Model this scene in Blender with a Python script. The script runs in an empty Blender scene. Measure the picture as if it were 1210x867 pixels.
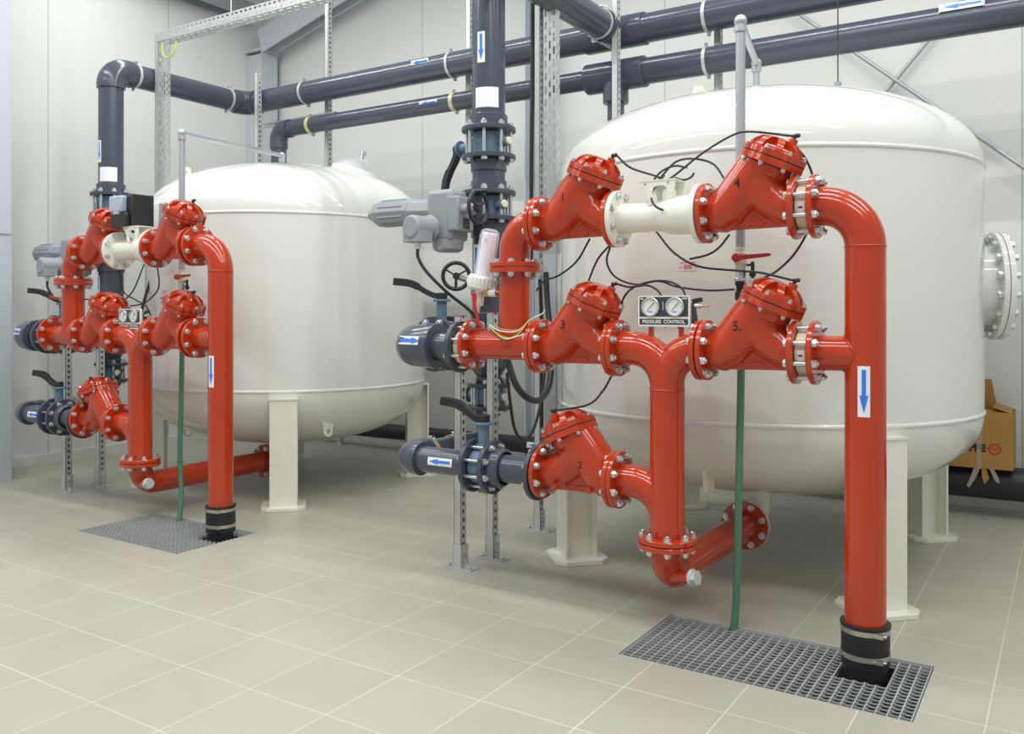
import bpy, math, random
from mathutils import Vector, Matrix
from mathutils.bvhtree import BVHTree
random.seed(7)
PI = math.pi
SC = bpy.context.scene
COL = SC.collection
V = Vector
X, Y, Z = V((1, 0, 0)), V((0, 1, 0)), V((0, 0, 1))

# ---------------------------------------------------------------- camera model
F_PX, HOR, YAW, CAMH = 1029.5, 368.7, math.radians(32.7), 1.54
_R = V((math.cos(YAW), math.sin(YAW), 0)); _W = V((-math.sin(YAW), math.cos(YAW), 0))
def at(px, py, y):
    """Point of the room seen at (px, py) of the 1210x867 frame on the vertical plane Y = y."""
    d = _R * ((px - 605) / F_PX) - Z * ((py - HOR) / F_PX) + _W
    return V((0, 0, CAMH)) + d * (y / d.y)

# ---------------------------------------------------------------- materials
def mat(name, col, rough=.4, metal=0., spec=.5, coat=0., bump=None, vary=None, trans=0., alpha=1.):
    m = bpy.data.materials.new(name); m.use_nodes = True
    nt = m.node_tree; b = nt.nodes['Principled BSDF']
    lin = [((c / 255) / 12.92 if c / 255 <= .04045 else ((c / 255 + .055) / 1.055) ** 2.4) for c in col]
    b.inputs['Base Color'].default_value = (*lin, 1)
    b.inputs['Roughness'].default_value = rough; b.inputs['Metallic'].default_value = metal
    b.inputs['Specular IOR Level'].default_value = spec
    b.inputs['Coat Weight'].default_value = coat; b.inputs['Coat Roughness'].default_value = .08
    b.inputs['Transmission Weight'].default_value = trans; b.inputs['Alpha'].default_value = alpha
    tc = nt.nodes.new('ShaderNodeTexCoord')
    if vary:
        sc, amt = vary
        n = nt.nodes.new('ShaderNodeTexNoise'); n.inputs['Scale'].default_value = sc; n.inputs['Detail'].default_value = 4
        nt.links.new(tc.outputs['Object'], n.inputs['Vector'])
        mx = nt.nodes.new('ShaderNodeMix'); mx.data_type = 'RGBA'
        mx.inputs[6].default_value = (*[c * (1 - amt) for c in lin], 1); mx.inputs[7].default_value = (*[min(1, c * (1 + amt)) for c in lin], 1)
        nt.links.new(n.outputs['Fac'], mx.inputs[0]); nt.links.new(mx.outputs[2], b.inputs['Base Color'])
    if bump:
        sc, st = bump
        n2 = nt.nodes.new('ShaderNodeTexNoise'); n2.inputs['Scale'].default_value = sc; n2.inputs['Detail'].default_value = 3
        nt.links.new(tc.outputs['Object'], n2.inputs['Vector'])
        bp = nt.nodes.new('ShaderNodeBump'); bp.inputs['Strength'].default_value = st; bp.inputs['Distance'].default_value = .002
        nt.links.new(n2.outputs['Fac'], bp.inputs['Height']); nt.links.new(bp.outputs['Normal'], b.inputs['Normal'])
    return m
M = dict(
    red=mat('red_paint', (188, 55, 14), .16, coat=.4, vary=(6, .06)),
    redcast=mat('red_cast_paint', (189, 57, 19), .2, coat=.35, bump=(90, .08), vary=(9, .08)),
    tank=mat('tank_enamel', (232, 234, 228), .07, coat=.3, bump=(2.2, .10), vary=(1.2, .012)),
    cream=mat('cream_paint', (238, 237, 226), .25, coat=.3, vary=(4, .02)),
    ring=mat('ivory_plastic', (226, 217, 190), .4, vary=(20, .04)),
    pvc=mat('grey_pvc', (73, 80, 93), .22, coat=.12, vary=(5, .06)),
    pvcd=mat('dark_pvc', (66, 74, 88), .35, vary=(8, .08)),
    black_pipe=mat('black_polyethylene', (40, 43, 50), .4, vary=(6, .1)),
    blue=mat('blue_grey_cast', (98, 124, 146), .4, bump=(120, .15), vary=(10, .08)),
    galv=mat('galvanised_steel', (206, 209, 208), .36, metal=.35, vary=(22, .12)),
    zinc=mat('zinc_bolt', (212, 214, 216), .25, metal=.8, vary=(60, .06)),
    steel=mat('brushed_steel', (190, 185, 172), .28, metal=.85, vary=(40, .08)),
    pipe_galv=mat('galvanised_pipe', (186, 190, 196), .38, metal=.5, vary=(14, .06)),
    rubber=mat('black_rubber', (34, 36, 40), .5, vary=(20, .1)),
    black=mat('black_plastic', (38, 40, 44), .38, vary=(20, .08)),
    gasket=mat('gasket_black', (30, 28, 28), .7, vary=(50, .1)),
    tube=mat('black_tubing', (50, 50, 54), .4, vary=(30, .08)),
    act=mat('actuator_grey', (150, 156, 163), .42, bump=(160, .12), vary=(9, .04)),
    brass=mat('brass', (196, 168, 112), .3, metal=.8, vary=(30, .08)),
    white=mat('white_plastic', (240, 240, 238), .3, vary=(9, .02)),
    paper=mat('sticker_white', (242, 243, 247), .4, vary=(40, .015)),
    arrow=mat('sticker_blue', (58, 128, 240), .4, vary=(40, .03)),
    pink=mat('sticker_pink', (240, 222, 226), .5, vary=(40, .02)),
    redink=mat('red_ink', (206, 70, 96), .6, vary=(40, .05)),
    ink=mat('marker_ink', (58, 22, 16), .6, vary=(60, .1)),
    dial=mat('dial_white', (236, 236, 232), .35, vary=(30, .02)),
    panel=mat('panel_charcoal', (62, 65, 68), .4, vary=(30, .05)),
    handle=mat('red_handle', (196, 40, 44), .35, vary=(30, .06)),
    hose=mat('green_hose', (86, 134, 106), .45, bump=(200, .4), vary=(60, .12)),
    yellow=mat('yellow_rubber', (214, 190, 40), .5, vary=(40, .06)),
    yg=mat('green_yellow_wire', (196, 214, 50), .45, vary=(120, .2)),
    card=mat('cardboard', (176, 132, 72), .8, bump=(40, .2), vary=(5, .12)),
    cardink=mat('box_ink', (36, 34, 40), .8, vary=(30, .1)),
    cardred=mat('box_red_ink', (200, 40, 44), .8, vary=(30, .1)),
    tape=mat('clear_tape', (214, 206, 190), .25, alpha=.38, vary=(20, .04)),
    col=mat('grey_steel_paint', (200, 207, 214), .45, vary=(3, .03)),
    beam=mat('roof_steel', (150, 158, 166), .5, vary=(4, .05)),
    pit=mat('pit_concrete', (70, 70, 68), .9, bump=(30, .5), vary=(12, .2)),
    clear=mat('clear_plastic', (244, 244, 252), .08, alpha=.28),
    grate=mat('weathered_galvanised', (202, 206, 208), .4, metal=.4, vary=(40, .15)),
    lilac=mat('filter_cartridge', (240, 239, 248), .6, vary=(14, .03)),
    gauge_glass=mat('gauge_bezel', (206, 208, 208), .25, metal=.7, vary=(40, .05)),
    lens=mat('smoked_lens', (176, 184, 206), .1, coat=.5, vary=(20, .05)),
    skirt=mat('skirting_white', (226, 227, 222), .4, vary=(6, .03)),
)

def floor_mat():
    m = bpy.data.materials.new('floor_tiles'); m.use_nodes = True
    nt = m.node_tree; N = nt.nodes; L = nt.links; b = N['Principled BSDF']
    tc = N.new('ShaderNodeTexCoord'); sp = N.new('ShaderNodeSeparateXYZ'); L.new(tc.outputs['Object'], sp.inputs[0])
    def mth(op, a, c=None):
        n = N.new('ShaderNodeMath'); n.operation = op
        for i, q in enumerate((a, c)):
            if q is None: continue
            if isinstance(q, (int, float)): n.inputs[i].default_value = q
            else: L.new(q, n.inputs[i])
        return n.outputs[0]
    def axis(o, off, s):
        u = mth('DIVIDE', mth('SUBTRACT', o, off), s)
        fr = mth('FRACT', u); d = mth('MULTIPLY', mth('MINIMUM', fr, mth('SUBTRACT', 1., fr)), s)
        return mth('FLOOR', u), d
    cx, dx = axis(sp.outputs[0], -3.2546, .4266); cy, dy = axis(sp.outputs[1], 4.1045, .4213)
    d = mth('MINIMUM', dx, dy)
    g = N.new('ShaderNodeMapRange'); g.inputs[1].default_value = .0018; g.inputs[2].default_value = .0034; L.new(d, g.inputs[0])
    cb = N.new('ShaderNodeCombineXYZ'); L.new(cx, cb.inputs[0]); L.new(cy, cb.inputs[1])
    wn = N.new('ShaderNodeTexWhiteNoise'); wn.noise_dimensions = '2D'; L.new(cb.outputs[0], wn.inputs[0])
    no = N.new('ShaderNodeTexNoise'); no.inputs['Scale'].default_value = 3.2; no.inputs['Detail'].default_value = 6; L.new(tc.outputs['Object'], no.inputs['Vector'])
    no2 = N.new('ShaderNodeTexNoise'); no2.inputs['Scale'].default_value = 1.1; no2.inputs['Detail'].default_value = 2; L.new(tc.outputs['Object'], no2.inputs['Vector'])
    f = mth('ADD', mth('MULTIPLY', wn.outputs[0], .35), mth('MULTIPLY', no.outputs['Fac'], .65))
    mx = N.new('ShaderNodeMix'); mx.data_type = 'RGBA'; L.new(f, mx.inputs[0])
    mx.inputs[6].default_value = (.425, .405, .335, 1); mx.inputs[7].default_value = (.485, .465, .395, 1)
    gm = N.new('ShaderNodeMix'); gm.data_type = 'RGBA'; L.new(no2.outputs['Fac'], gm.inputs[0])
    gm.inputs[6].default_value = (.50, .44, .31, 1); gm.inputs[7].default_value = (.80, .80, .75, 1)
    fm = N.new('ShaderNodeMix'); fm.data_type = 'RGBA'; L.new(g.outputs[0], fm.inputs[0])
    L.new(gm.outputs[2], fm.inputs[6]); L.new(mx.outputs[2], fm.inputs[7]); L.new(fm.outputs[2], b.inputs['Base Color'])
    r = N.new('ShaderNodeMapRange'); r.inputs[3].default_value = .34; r.inputs[4].default_value = .5; L.new(no.outputs['Fac'], r.inputs[0])
    L.new(r.outputs[0], b.inputs['Roughness'])
    bp = N.new('ShaderNodeBump'); bp.inputs['Strength'].default_value = .25; bp.inputs['Distance'].default_value = .002
    L.new(g.outputs[0], bp.inputs['Height']); L.new(bp.outputs[0], b.inputs['Normal'])
    return m
def wall_mat(name, axis, joint0, pitch):
    m = bpy.data.materials.new(name); m.use_nodes = True
    nt = m.node_tree; N = nt.nodes; L = nt.links; b = N['Principled BSDF']
    tc = N.new('ShaderNodeTexCoord'); sp = N.new('ShaderNodeSeparateXYZ'); L.new(tc.outputs['Object'], sp.inputs[0])
    def mth(op, a, c=None):
        n = N.new('ShaderNodeMath'); n.operation = op
        for i, q in enumerate((a, c)):
            if q is None: continue
            if isinstance(q, (int, float)): n.inputs[i].default_value = q
            else: L.new(q, n.inputs[i])
        return n.outputs[0]
    u = mth('DIVIDE', mth('SUBTRACT', sp.outputs[axis], joint0), pitch)
    fr = mth('FRACT', u); d = mth('MULTIPLY', mth('MINIMUM', fr, mth('SUBTRACT', 1., fr)), pitch)
    g = N.new('ShaderNodeMapRange'); g.inputs[1].default_value = .003; g.inputs[2].default_value = .007; L.new(d, g.inputs[0])
    rib = mth('ABSOLUTE', mth('SUBTRACT', mth('FRACT', mth('DIVIDE', sp.outputs[axis], .1)), .5))
    rb = N.new('ShaderNodeMapRange'); rb.inputs[1].default_value = .0; rb.inputs[2].default_value = .08; L.new(rib, rb.inputs[0])
    mx = N.new('ShaderNodeMix'); mx.data_type = 'RGBA'; L.new(g.outputs[0], mx.inputs[0])
    mx.inputs[6].default_value = (.46, .47, .47, 1); mx.inputs[7].default_value = (.775, .785, .76, 1)
    L.new(mx.outputs[2], b.inputs['Base Color']); b.inputs['Roughness'].default_value = .42
    h = mth('ADD', mth('MULTIPLY', rb.outputs[0], .35), g.outputs[0])
    bp = N.new('ShaderNodeBump'); bp.inputs['Strength'].default_value = .3; bp.inputs['Distance'].default_value = .004
    L.new(h, bp.inputs['Height']); L.new(bp.outputs[0], b.inputs['Normal'])
    return m
M['floor'] = floor_mat()
M['wallb'] = wall_mat('wall_panels_back', 0, -6.262, 2.97)
M['walll'] = wall_mat('wall_panels_left', 1, 4.961, 1.417)

# ---------------------------------------------------------------- geometry collector
def frame(a):
    a = V(a).normalized()
    u = a.orthogonal().normalized() if abs(a.z) > .99 else Z.cross(a).normalized()
    return u, a.cross(u).normalized(), a
class G:
    def __init__(s): s.v = []; s.f = []
    def add(s, vs, fs):
        n = len(s.v); s.v += [V(q) for q in vs]; s.f += [[i + n for i in f] for f in fs]; return s
    def lathe(s, prof, o, a, seg=40):
        u, w, a = frame(a); o = V(o); vs = []; fs = []; rows = []
        for r, h in prof:
            if r < 1e-6: rows.append([len(vs)]); vs.append(o + a * h)
            else:
                rows.append(list(range(len(vs), len(vs) + seg)))
                vs += [o + a * h + (u * math.cos(2 * PI * k / seg) + w * math.sin(2 * PI * k / seg)) * r for k in range(seg)]
        for A, B in zip(rows, rows[1:]):
            for k in range(seg):
                k2 = (k + 1) % seg
                if len(A) == 1 and len(B) == 1: break
                if len(A) == 1: fs.append([A[0], B[k2], B[k]][::-1])
                elif len(B) == 1: fs.append([A[k], A[k2], B[0]])
                else: fs.append([A[k], A[k2], B[k2], B[k]])
        return s.add(vs, fs)
    def cyl(s, p, q, r, seg=32, c=0., r2=None):
        p = V(p); q = V(q); L = (q - p).length; r2 = r if r2 is None else r2
        if c: pr = [(0, 0), (r - c, 0), (r, c), (r2, L - c), (r2 - c, L), (0, L)]
        else: pr = [(0, 0), (r, 0), (r2, L), (0, L)]
        return s.lathe(pr, p, q - p, seg)
    def ring(s, p, q, ro, ri, seg=40, c=0.):
        p = V(p); q = V(q); L = (q - p).length
        return s.lathe([(ri, 0), (ro - c, 0), (ro, c), (ro, L - c), (ro - c, L), (ri, L), (ri, 0)], p, q - p, seg)
    def sweep(s, path, r, seg=24, cap=True):
        P = [V(p) for p in path]; n = len(P); R = r if isinstance(r, (list, tuple)) else [r] * n
        T = [((P[min(i + 1, n - 1)] - P[i]).normalized() + (P[i] - P[max(i - 1, 0)]).normalized()).normalized() for i in range(n)]
        u, w, a = frame(T[0]); vs = []; fs = []
        for i in range(n):
            if i:
                q = T[i - 1].rotation_difference(T[i]); u = q @ u; w = q @ w
            vs += [P[i] + (u * math.cos(2 * PI * k / seg) + w * math.sin(2 * PI * k / seg)) * R[i] for k in range(seg)]
        for i in range(n - 1):
            for k in range(seg):
                k2 = (k + 1) % seg; fs.append([i * seg + k, i * seg + k2, (i + 1) * seg + k2, (i + 1) * seg + k])
        if cap:
            fs.append(list(range(seg))[::-1]); fs.append([(n - 1) * seg + k for k in range(seg)])
        return s.add(vs, fs)
    def box(s, c, d, rot=None):
        c = V(c); vs = []
        for x in (-.5, .5):
            for y in (-.5, .5):
                for z in (-.5, .5):
                    q = V((x * d[0], y * d[1], z * d[2])); vs.append(c + (rot @ q if rot else q))
        return s.add(vs, [[0, 1, 3, 2], [4, 6, 7, 5], [0, 4, 5, 1], [2, 3, 7, 6], [0, 2, 6, 4], [1, 5, 7, 3]])
    def prism(s, poly, o, u, w, h0, h1):
        o = V(o); u = V(u); w = V(w); n = u.cross(w); k = len(poly)
        vs = [o + u * a + w * b + n * h0 for a, b in poly] + [o + u * a + w * b + n * h1 for a, b in poly]
        fs = [list(range(k))[::-1], list(range(k, 2 * k))] + [[i, (i + 1) % k, (i + 1) % k + k, i + k] for i in range(k)]
        return s.add(vs, fs)
    def torus(s, o, a, R, r, seg=40, rs=10):
        u, w, a = frame(a); o = V(o)
        return s.sweep_closed([o + (u * math.cos(2 * PI * k / seg) + w * math.sin(2 * PI * k / seg)) * R for k in range(seg)], a, r, rs)
    def sweep_closed(s, P, a, r, seg):
        n = len(P); c = sum(P, V((0, 0, 0))) / n; vs = []; fs = []
        for p in P:
            d = (p - c).normalized(); vs += [p + (d * math.cos(2 * PI * k / seg) + a * math.sin(2 * PI * k / seg)) * r for k in range(seg)]
        for i in range(n):
            for k in range(seg):
                k2 = (k + 1) % seg; j = (i + 1) % n; fs.append([i * seg + k, j * seg + k, j * seg + k2, i * seg + k2])
        return s.add(vs, fs)
    def bar(s, p, q, w, h):           # rectangular bar from p to q, w across, h in the other direction
        p = V(p); q = V(q); a = (q - p).normalized(); u = (Z.cross(a) if abs(a.z) < .9 else X.copy()).normalized(); t = a.cross(u)
        vs = [e + u * (i * w / 2) + t * (j * h / 2) for e in (p, q) for i, j in ((-1, -1), (1, -1), (1, 1), (-1, 1))]
        return s.add(vs, [[3, 2, 1, 0], [4, 5, 6, 7], [0, 1, 5, 4], [1, 2, 6, 5], [2, 3, 7, 6], [3, 0, 4, 7]])

def fillet(pts, R, n=10):
    """Polyline with rounded corners; R is one radius or one per inner point."""
    P = [V(p) for p in pts]; out = [P[0]]
    for i in range(1, len(P) - 1):
        r = R[i - 1] if isinstance(R, (list, tuple)) else R
        a = (P[i - 1] - P[i]).normalized(); b = (P[i + 1] - P[i]).normalized(); ang = a.angle(b)
        t = r / math.tan(ang / 2); c = P[i] + (a + b).normalized() * (r / math.sin(ang / 2))
        s0 = P[i] + a * t - c; s1 = P[i] + b * t - c; tot = s0.angle(s1); ax = s0.cross(s1).normalized()
        for k in range(n + 1): out.append(c + Matrix.Rotation(tot * k / n, 3, ax) @ s0)
    out.append(P[-1]); return out
def smooth(pts, n=6):
    P = [V(p) for p in pts]; P = [P[0] * 2 - P[1]] + P + [P[-1] * 2 - P[-2]]; out = []
    for i in range(1, len(P) - 2):
        a, b, c, d = P[i - 1:i + 3]
        for k in range(n):
            t = k / n
            out.append(.5 * ((2 * b) + (c - a) * t + (2 * a - 5 * b + 4 * c - d) * t * t + (3 * b - a - 3 * c + d) * t ** 3))
    out.append(P[-2]); return out

# ---------------------------------------------------------------- objects
ORG = {}
def finish(me, m, ang=38):
    me.materials.append(m)
    me.polygons.foreach_set('use_smooth', [True] * len(me.polygons))
    me.set_sharp_from_angle(angle=math.radians(ang)); me.update()
def to_mesh(name, g, m, org=V((0, 0, 0)), ang=38):
    me = bpy.data.meshes.new(name); me.from_pydata([tuple(v - org) for v in g.v], [], g.f); finish(me, m, ang); return me
def tag(o, label, cat, group=None):
    o['label'] = label; o['category'] = cat
    if group: o['group'] = group
    return o
def thing(name, loc, label, cat, group=None):
    o = bpy.data.objects.new(name, None); o.empty_display_size = .1; COL.objects.link(o); o.location = loc
    ORG[o] = V(loc); return tag(o, label, cat, group)
def part(name, g, m, parent, label=None, ang=38, bevel=0):
    org = ORG[parent]
    o = bpy.data.objects.new(name, to_mesh(name, g, M[m] if isinstance(m, str) else m, org, ang)); COL.objects.link(o)
    o.parent = parent; ORG[o] = org
    if label: o['label'] = label
    if bevel:
        b = o.modifiers.new('bevel', 'BEVEL'); b.width = bevel; b.segments = 2; b.limit_method = 'ANGLE'; b.angle_limit = math.radians(40)
    return o
def solo(name, g, m, loc, label, cat, group=None, ang=38, bevel=0):
    loc = V(loc); o = bpy.data.objects.new(name, to_mesh(name, g, M[m], loc, ang)); COL.objects.link(o); o.location = loc; ORG[o] = loc
    if bevel:
        b = o.modifiers.new('bevel', 'BEVEL'); b.width = bevel; b.segments = 2; b.limit_method = 'ANGLE'; b.angle_limit = math.radians(40)
    return tag(o, label, cat, group)
def struct(name, g, m, parent=None, ang=38):
    o = bpy.data.objects.new(name, to_mesh(name, g, M[m], V((0, 0, 0)), ang)); COL.objects.link(o); ORG[o] = V((0, 0, 0))
    if parent: o.parent = parent
    else: o['kind'] = 'structure'
    return o
def place(me, name, parent, loc, rot=None):
    o = bpy.data.objects.new(name, me); COL.objects.link(o); o.parent = parent
    o.matrix_local = Matrix.Translation(V(loc) - ORG[parent]) @ (rot or Matrix.Identity(4)); ORG[o] = V(loc); return o
def aim(a, spin=0):
    return V((0, 0, 1)).rotation_difference(V(a).normalized()).to_matrix().to_4x4() @ Matrix.Rotation(spin, 4, 'Z')

def hexprof(r): return [(r * math.cos(PI / 3 * k), r * math.sin(PI / 3 * k)) for k in range(6)]
def bolt_mesh(name, r, h, tip, m='zinc'):
    g = G(); g.cyl((0, 0, 0), (0, 0, .003), r * 1.12, 16)
    g.prism(hexprof(r), (0, 0, 0), X, Y, .003, h)
    if tip: g.cyl((0, 0, h), (0, 0, h + tip), r * .55, 12, .002)
    else: g.lathe([(r * .86, h), (r * .7, h + .003), (0, h + .003)], (0, 0, 0), Z, 12)
    return to_mesh(name, g, M[m], ang=25)
BOLT = bolt_mesh('bolt', .018, .019, .008)
HEAD = bolt_mesh('bolt_head', .0175, .015, 0)
BIGB = bolt_mesh('bolt_big', .022, .022, .012); BIGH = bolt_mesh('bolt_big_head', .022, .019, 0)
SMALL = bolt_mesh('bolt_small', .0105, .013, .006)

def flange(p, face, a, m='red', R=.1425, t=.025, n=8, bc=.118, mesh=BOLT, phase=.5, name='flange', skip=()):
    """Flange disc whose sealing face is at `face`; a points away from the joint, bolts sit on the back."""
    a = V(a).normalized(); face = V(face)
    g = G(); c = .003
    g.lathe([(0, 0), (R - c, 0), (R, c), (R, t - c), (R - c, t), (0, t)], face, a, 56)
    f = part(name, g, m, p, ang=30)
    if mesh:
        u, w, a2 = frame(a)
        for k in range(n):
            if k in skip: continue
            th = 2 * PI * (k + phase) / n
            place(mesh, 'bolt', p, face + a * t + (u * math.cos(th) + w * math.sin(th)) * bc, aim(a, random.random()))
    return f
def gasket(p, q, a, parent, R=.125):
    part('gasket', G().cyl(q, V(q) + V(a), R, 40), 'gasket', parent)

def wrap(name, poly_uv, c, axis, nrm, r, m, parent, label=None):
    """Polygons given in (arc, along) metres wrapped on a cylinder about c + axis."""
    axis = V(axis).normalized(); nrm = (V(nrm) - axis * V(nrm).dot(axis)).normalized(); t = axis.cross(nrm); c = V(c)
    g = G()
    for quad in poly_uv:
        g.add([c + axis * v + (nrm * math.cos(u / r) + t * math.sin(u / r)) * r for u, v in quad], [list(range(len(quad)))])
    return part(name, g, m, parent, label)
def rect_cells(u0, u1, v0, v1, n=6):
    return [[(u0 + (u1 - u0) * i / n, v0), (u0 + (u1 - u0) * (i + 1) / n, v0), (u0 + (u1 - u0) * (i + 1) / n, v1), (u0 + (u1 - u0) * i / n, v1)] for i in range(n)]
def arrow_sticker(parent, c, axis, r, L=.22, w=.06, nrm=None):
    """White sticker with a blue arrow pointing along axis, on the side of the pipe that faces the room."""
    c = V(c); axis = V(axis).normalized()
    nrm = V(nrm) if nrm else V((0, 0, CAMH)) - c
    s = wrap('arrow_sticker', rect_cells(-w / 2, w / 2, -L / 2, L / 2), c, axis, nrm, r + .0012, 'paper', parent, 'white sticker with a blue flow arrow')
    cells = rect_cells(-w * .17, w * .17, -L * .43, L * .08, 4)
    n = 4
    for i in range(n):
        a0 = .36 * w * (1 - i / n); a1 = .36 * w * (1 - (i + 1) / n); v0 = L * (.08 + .34 * i / n); v1 = L * (.08 + .34 * (i + 1) / n)
        cells += [[(-a0, v0), (0, v0), (0, v1), (-a1, v1)], [(0, v0), (a0, v0), (a1, v1), (0, v1)]]
    wrap('arrow', cells, c, axis, nrm, r + .0024, 'arrow', s)
    return s
_txt = {}
def text_verts(s, size, bold=0.):
    cu = bpy.data.curves.new('t', 'FONT'); cu.body = s; cu.size = size; cu.align_x = 'CENTER'; cu.align_y = 'CENTER'; cu.resolution_u = 3; cu.offset = bold
    o = bpy.data.objects.new('t', cu); COL.objects.link(o); bpy.context.view_layer.update()
    me = bpy.data.meshes.new_from_object(o.evaluated_get(bpy.context.evaluated_depsgraph_get()))
    vs = [v.co.copy() for v in me.vertices]; fs = [list(p.vertices) for p in me.polygons]
    bpy.data.objects.remove(o); bpy.data.curves.remove(cu); bpy.data.meshes.remove(me); return vs, fs
def flat_text(name, s, size, o, u, w, m, parent, bold=0., sx=1.):
    vs, fs = text_verts(s, size, bold); g = G(); o = V(o); u = V(u); w = V(w)
    g.add([o + u * v.x * sx + w * v.y for v in vs], fs); return part(name, g, m, parent)
# ---------------------------------------------------------------- setting
GR = dict(right=(-1.722, -.497, 3.562, 4.18), left=(-5.9, -4.79, 3.51, 4.15))
def floor_mesh():
    xs = sorted({-8.85, 3.2, *[q for g in GR.values() for q in g[:2]]}); ys = sorted({-1.6, 7.85, *[q for g in GR.values() for q in g[2:]]})
    g = G()
    for x0, x1 in zip(xs, xs[1:]):
        for y0, y1 in zip(ys, ys[1:]):
            cx, cy = (x0 + x1) / 2, (y0 + y1) / 2
            if any(a < cx < b and c < cy < d for a, b, c, d in GR.values()): continue
            g.add([(x0, y0, 0), (x1, y0, 0), (x1, y1, 0), (x0, y1, 0)], [[0, 1, 2, 3]])
    return g
struct('floor', floor_mesh(), 'floor')
struct('wall_back', G().box((-2.8, 7.9, 3.2), (12.2, .1, 6.6)), 'wallb')
struct('wall_left', G().box((-8.9, 3.2, 3.2), (.1, 9.4, 6.6)), 'walll')
struct('baseboard_back', G().box((-2.8, 7.838, .07), (12.1, .024, .14)), 'skirt')
struct('baseboard_left', G().box((-8.838, 6.03, .045), (.024, 3.6, .09)), 'skirt')
struct('trim_1', G().box((-8.56, 2.9, 3.2), (.82, 2.66, 6.4)).box((-8.142, 2.9, 4.3), (.012, 2.64, 4.1)), 'col')
for s, (a, b, c, d) in GR.items():
    g = G(); t = .02; h = .34
    for cx, cy, sx, sy in ((a - t / 2, (c + d) / 2, t, d - c + 2 * t), (b + t / 2, (c + d) / 2, t, d - c + 2 * t), ((a + b) / 2, c - t / 2, b - a, t), ((a + b) / 2, d + t / 2, b - a, t)):
        g.box((cx, cy, -h / 2 - .003), (sx, sy, h))
    g.box(((a + b) / 2, (c + d) / 2, -h - .01), (b - a + .04, d - c + .04, .02))
    struct('floor_pit', g, 'pit')
def ibeam(g, c0, c1, u, b=.2, h=.2, t=.014):
    """I-section from c0 to c1; u is the direction across the web (flange normal)."""
    c0 = V(c0); c1 = V(c1); a = (c1 - c0).normalized(); u = V(u).normalized(); w = a.cross(u)
    for cu, su, sw in ((-h / 2 + t / 2, t, b), (h / 2 - t / 2, t, b), (0, h - 2 * t, t * .7)):
        p = [(cu - su / 2, -sw / 2), (cu + su / 2, -sw / 2), (cu + su / 2, sw / 2), (cu - su / 2, sw / 2)]
        g.prism(p, c0, u, w, 0, (c1 - c0).length)
# steel frame in the corner
g = G(); ibeam(g, (-8.72, 7.66, 0), (-8.72, 7.66, 4.83), X, .26, .28, .02); g.box((-8.72, 7.53, 2.4), (.24, .012, 4.8)); g.box((-8.72, 7.64, 4.84), (.32, .32, .03))
struct('corner_column', g, 'col')
g = G(); ibeam(g, (-8.6, 7.6, 4.95), (-2.4, 7.6, 6.6), Y, .3, .18, .02)
g.prism([(0, 0), (.55, .2), (0, .2)], (-8.6, 7.66, 4.83), X, Z, -.01, .01); struct('roof_rafter', g, 'col')
g = G(); ibeam(g, (-8.7, 1.5, 5.3), (-8.7, 7.5, 5.3), X, .2, .2, .012); struct('eave_beam', g, 'beam')
g = G(); ibeam(g, (-2.9, 7.7, 0), (-2.9, 7.7, 6.4), Y, .2, .2, .012)
g = G(); ibeam(g, (-4.6, 7.7, 0), (-4.6, 7.7, 6.4), X, .24, .24, .016); struct('wall_column', g, 'col')
for x in (1.9,): pass
for y in (5.3, 6.1, 6.46):
    struct('roof_purlin', G().box((-2.8, y, 6.25), (12, .06, .12)), 'beam')
# crossed wind-bracing rods on the back wall
def wl(px, py): return at(px, py, 7.74)
for i, (a, b) in enumerate((((905, -10), (1230, 212)), ((1118, 20), (1010, 150)))):
    p, q = wl(*a), wl(*b); d = (q - p).normalized(); p = p - d * (.6 if i else .3); q = q + d * (2.0 if i else .6)
    solo('bracing_rod', G().cyl(p + Y * (.037 * i), q + Y * (.037 * i), .017, 14), 'pipe_galv', p,
         ('grey steel bracing rod sloping down to the right on the back wall', 'grey steel bracing rod rising to the right across the other on the back wall')[i], 'rod', 'bracing rods')

# ---------------------------------------------------------------- tanks
def tank_profile(R, z0, z1, h, off=0.):
    pr = []; n = 22; e = 2.25
    for k in range(n + 1):
        th = PI / 2 * k / n; pr.append((R * math.sin(th) ** (2 / e) + (off if k else 0), z0 - h * math.cos(th) ** (2 / e)))
    for k in range(n, -1, -1):
        th = PI / 2 * k / n; pr.append((R * math.sin(th) ** (2 / e) + (off if k else 0), z1 + h * math.cos(th) ** (2 / e)))
    return pr
def dome_z(R, z1, h, r): return z1 + h * max(0, 1 - (r / R) ** 2.25) ** (1 / 2.25)
def lug(p, base, up, across, parent, w=.11, h=.13):
    base = V(base); up = V(up).normalized(); across = V(across).normalized()
    n = 14; outer = [(-w * .7, -.03), (w * .7, -.03)] + [(w * .5 * math.cos(PI * k / n), h - w * .5 + w * .5 * math.sin(PI * k / n)) for k in range(n + 1)]
    # plate with an eye: strip between outer outline and hole
    m = len(outer); hole = []
    for a, b in outer:
        d = V((a, b - (h - w * .5))).normalized() if len((a, b)) == 3 else None
        ang = math.atan2(b - (h - w * .5), a); hole.append((.024 * math.cos(ang), h - w * .5 + .024 * math.sin(ang)))
    g = G(); nrm = across.cross(up); t = .011
    vs = [];
    for s in (-t, t):
        vs += [base + across * a + up * b + nrm * s for a, b in outer]; vs += [base + across * a + up * b + nrm * s for a, b in hole]
    fs = []
    for i in range(m):
        j = (i + 1) % m
        fs += [[i, m + i, m + j, j], [2 * m + i, 2 * m + j, 3 * m + j, 3 * m + i], [i, j, 2 * m + j, 2 * m + i], [m + i, 3 * m + i, 3 * m + j, m + j]]
    g.add(vs, fs); return part('lifting_lug', g, 'cream', parent)
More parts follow.
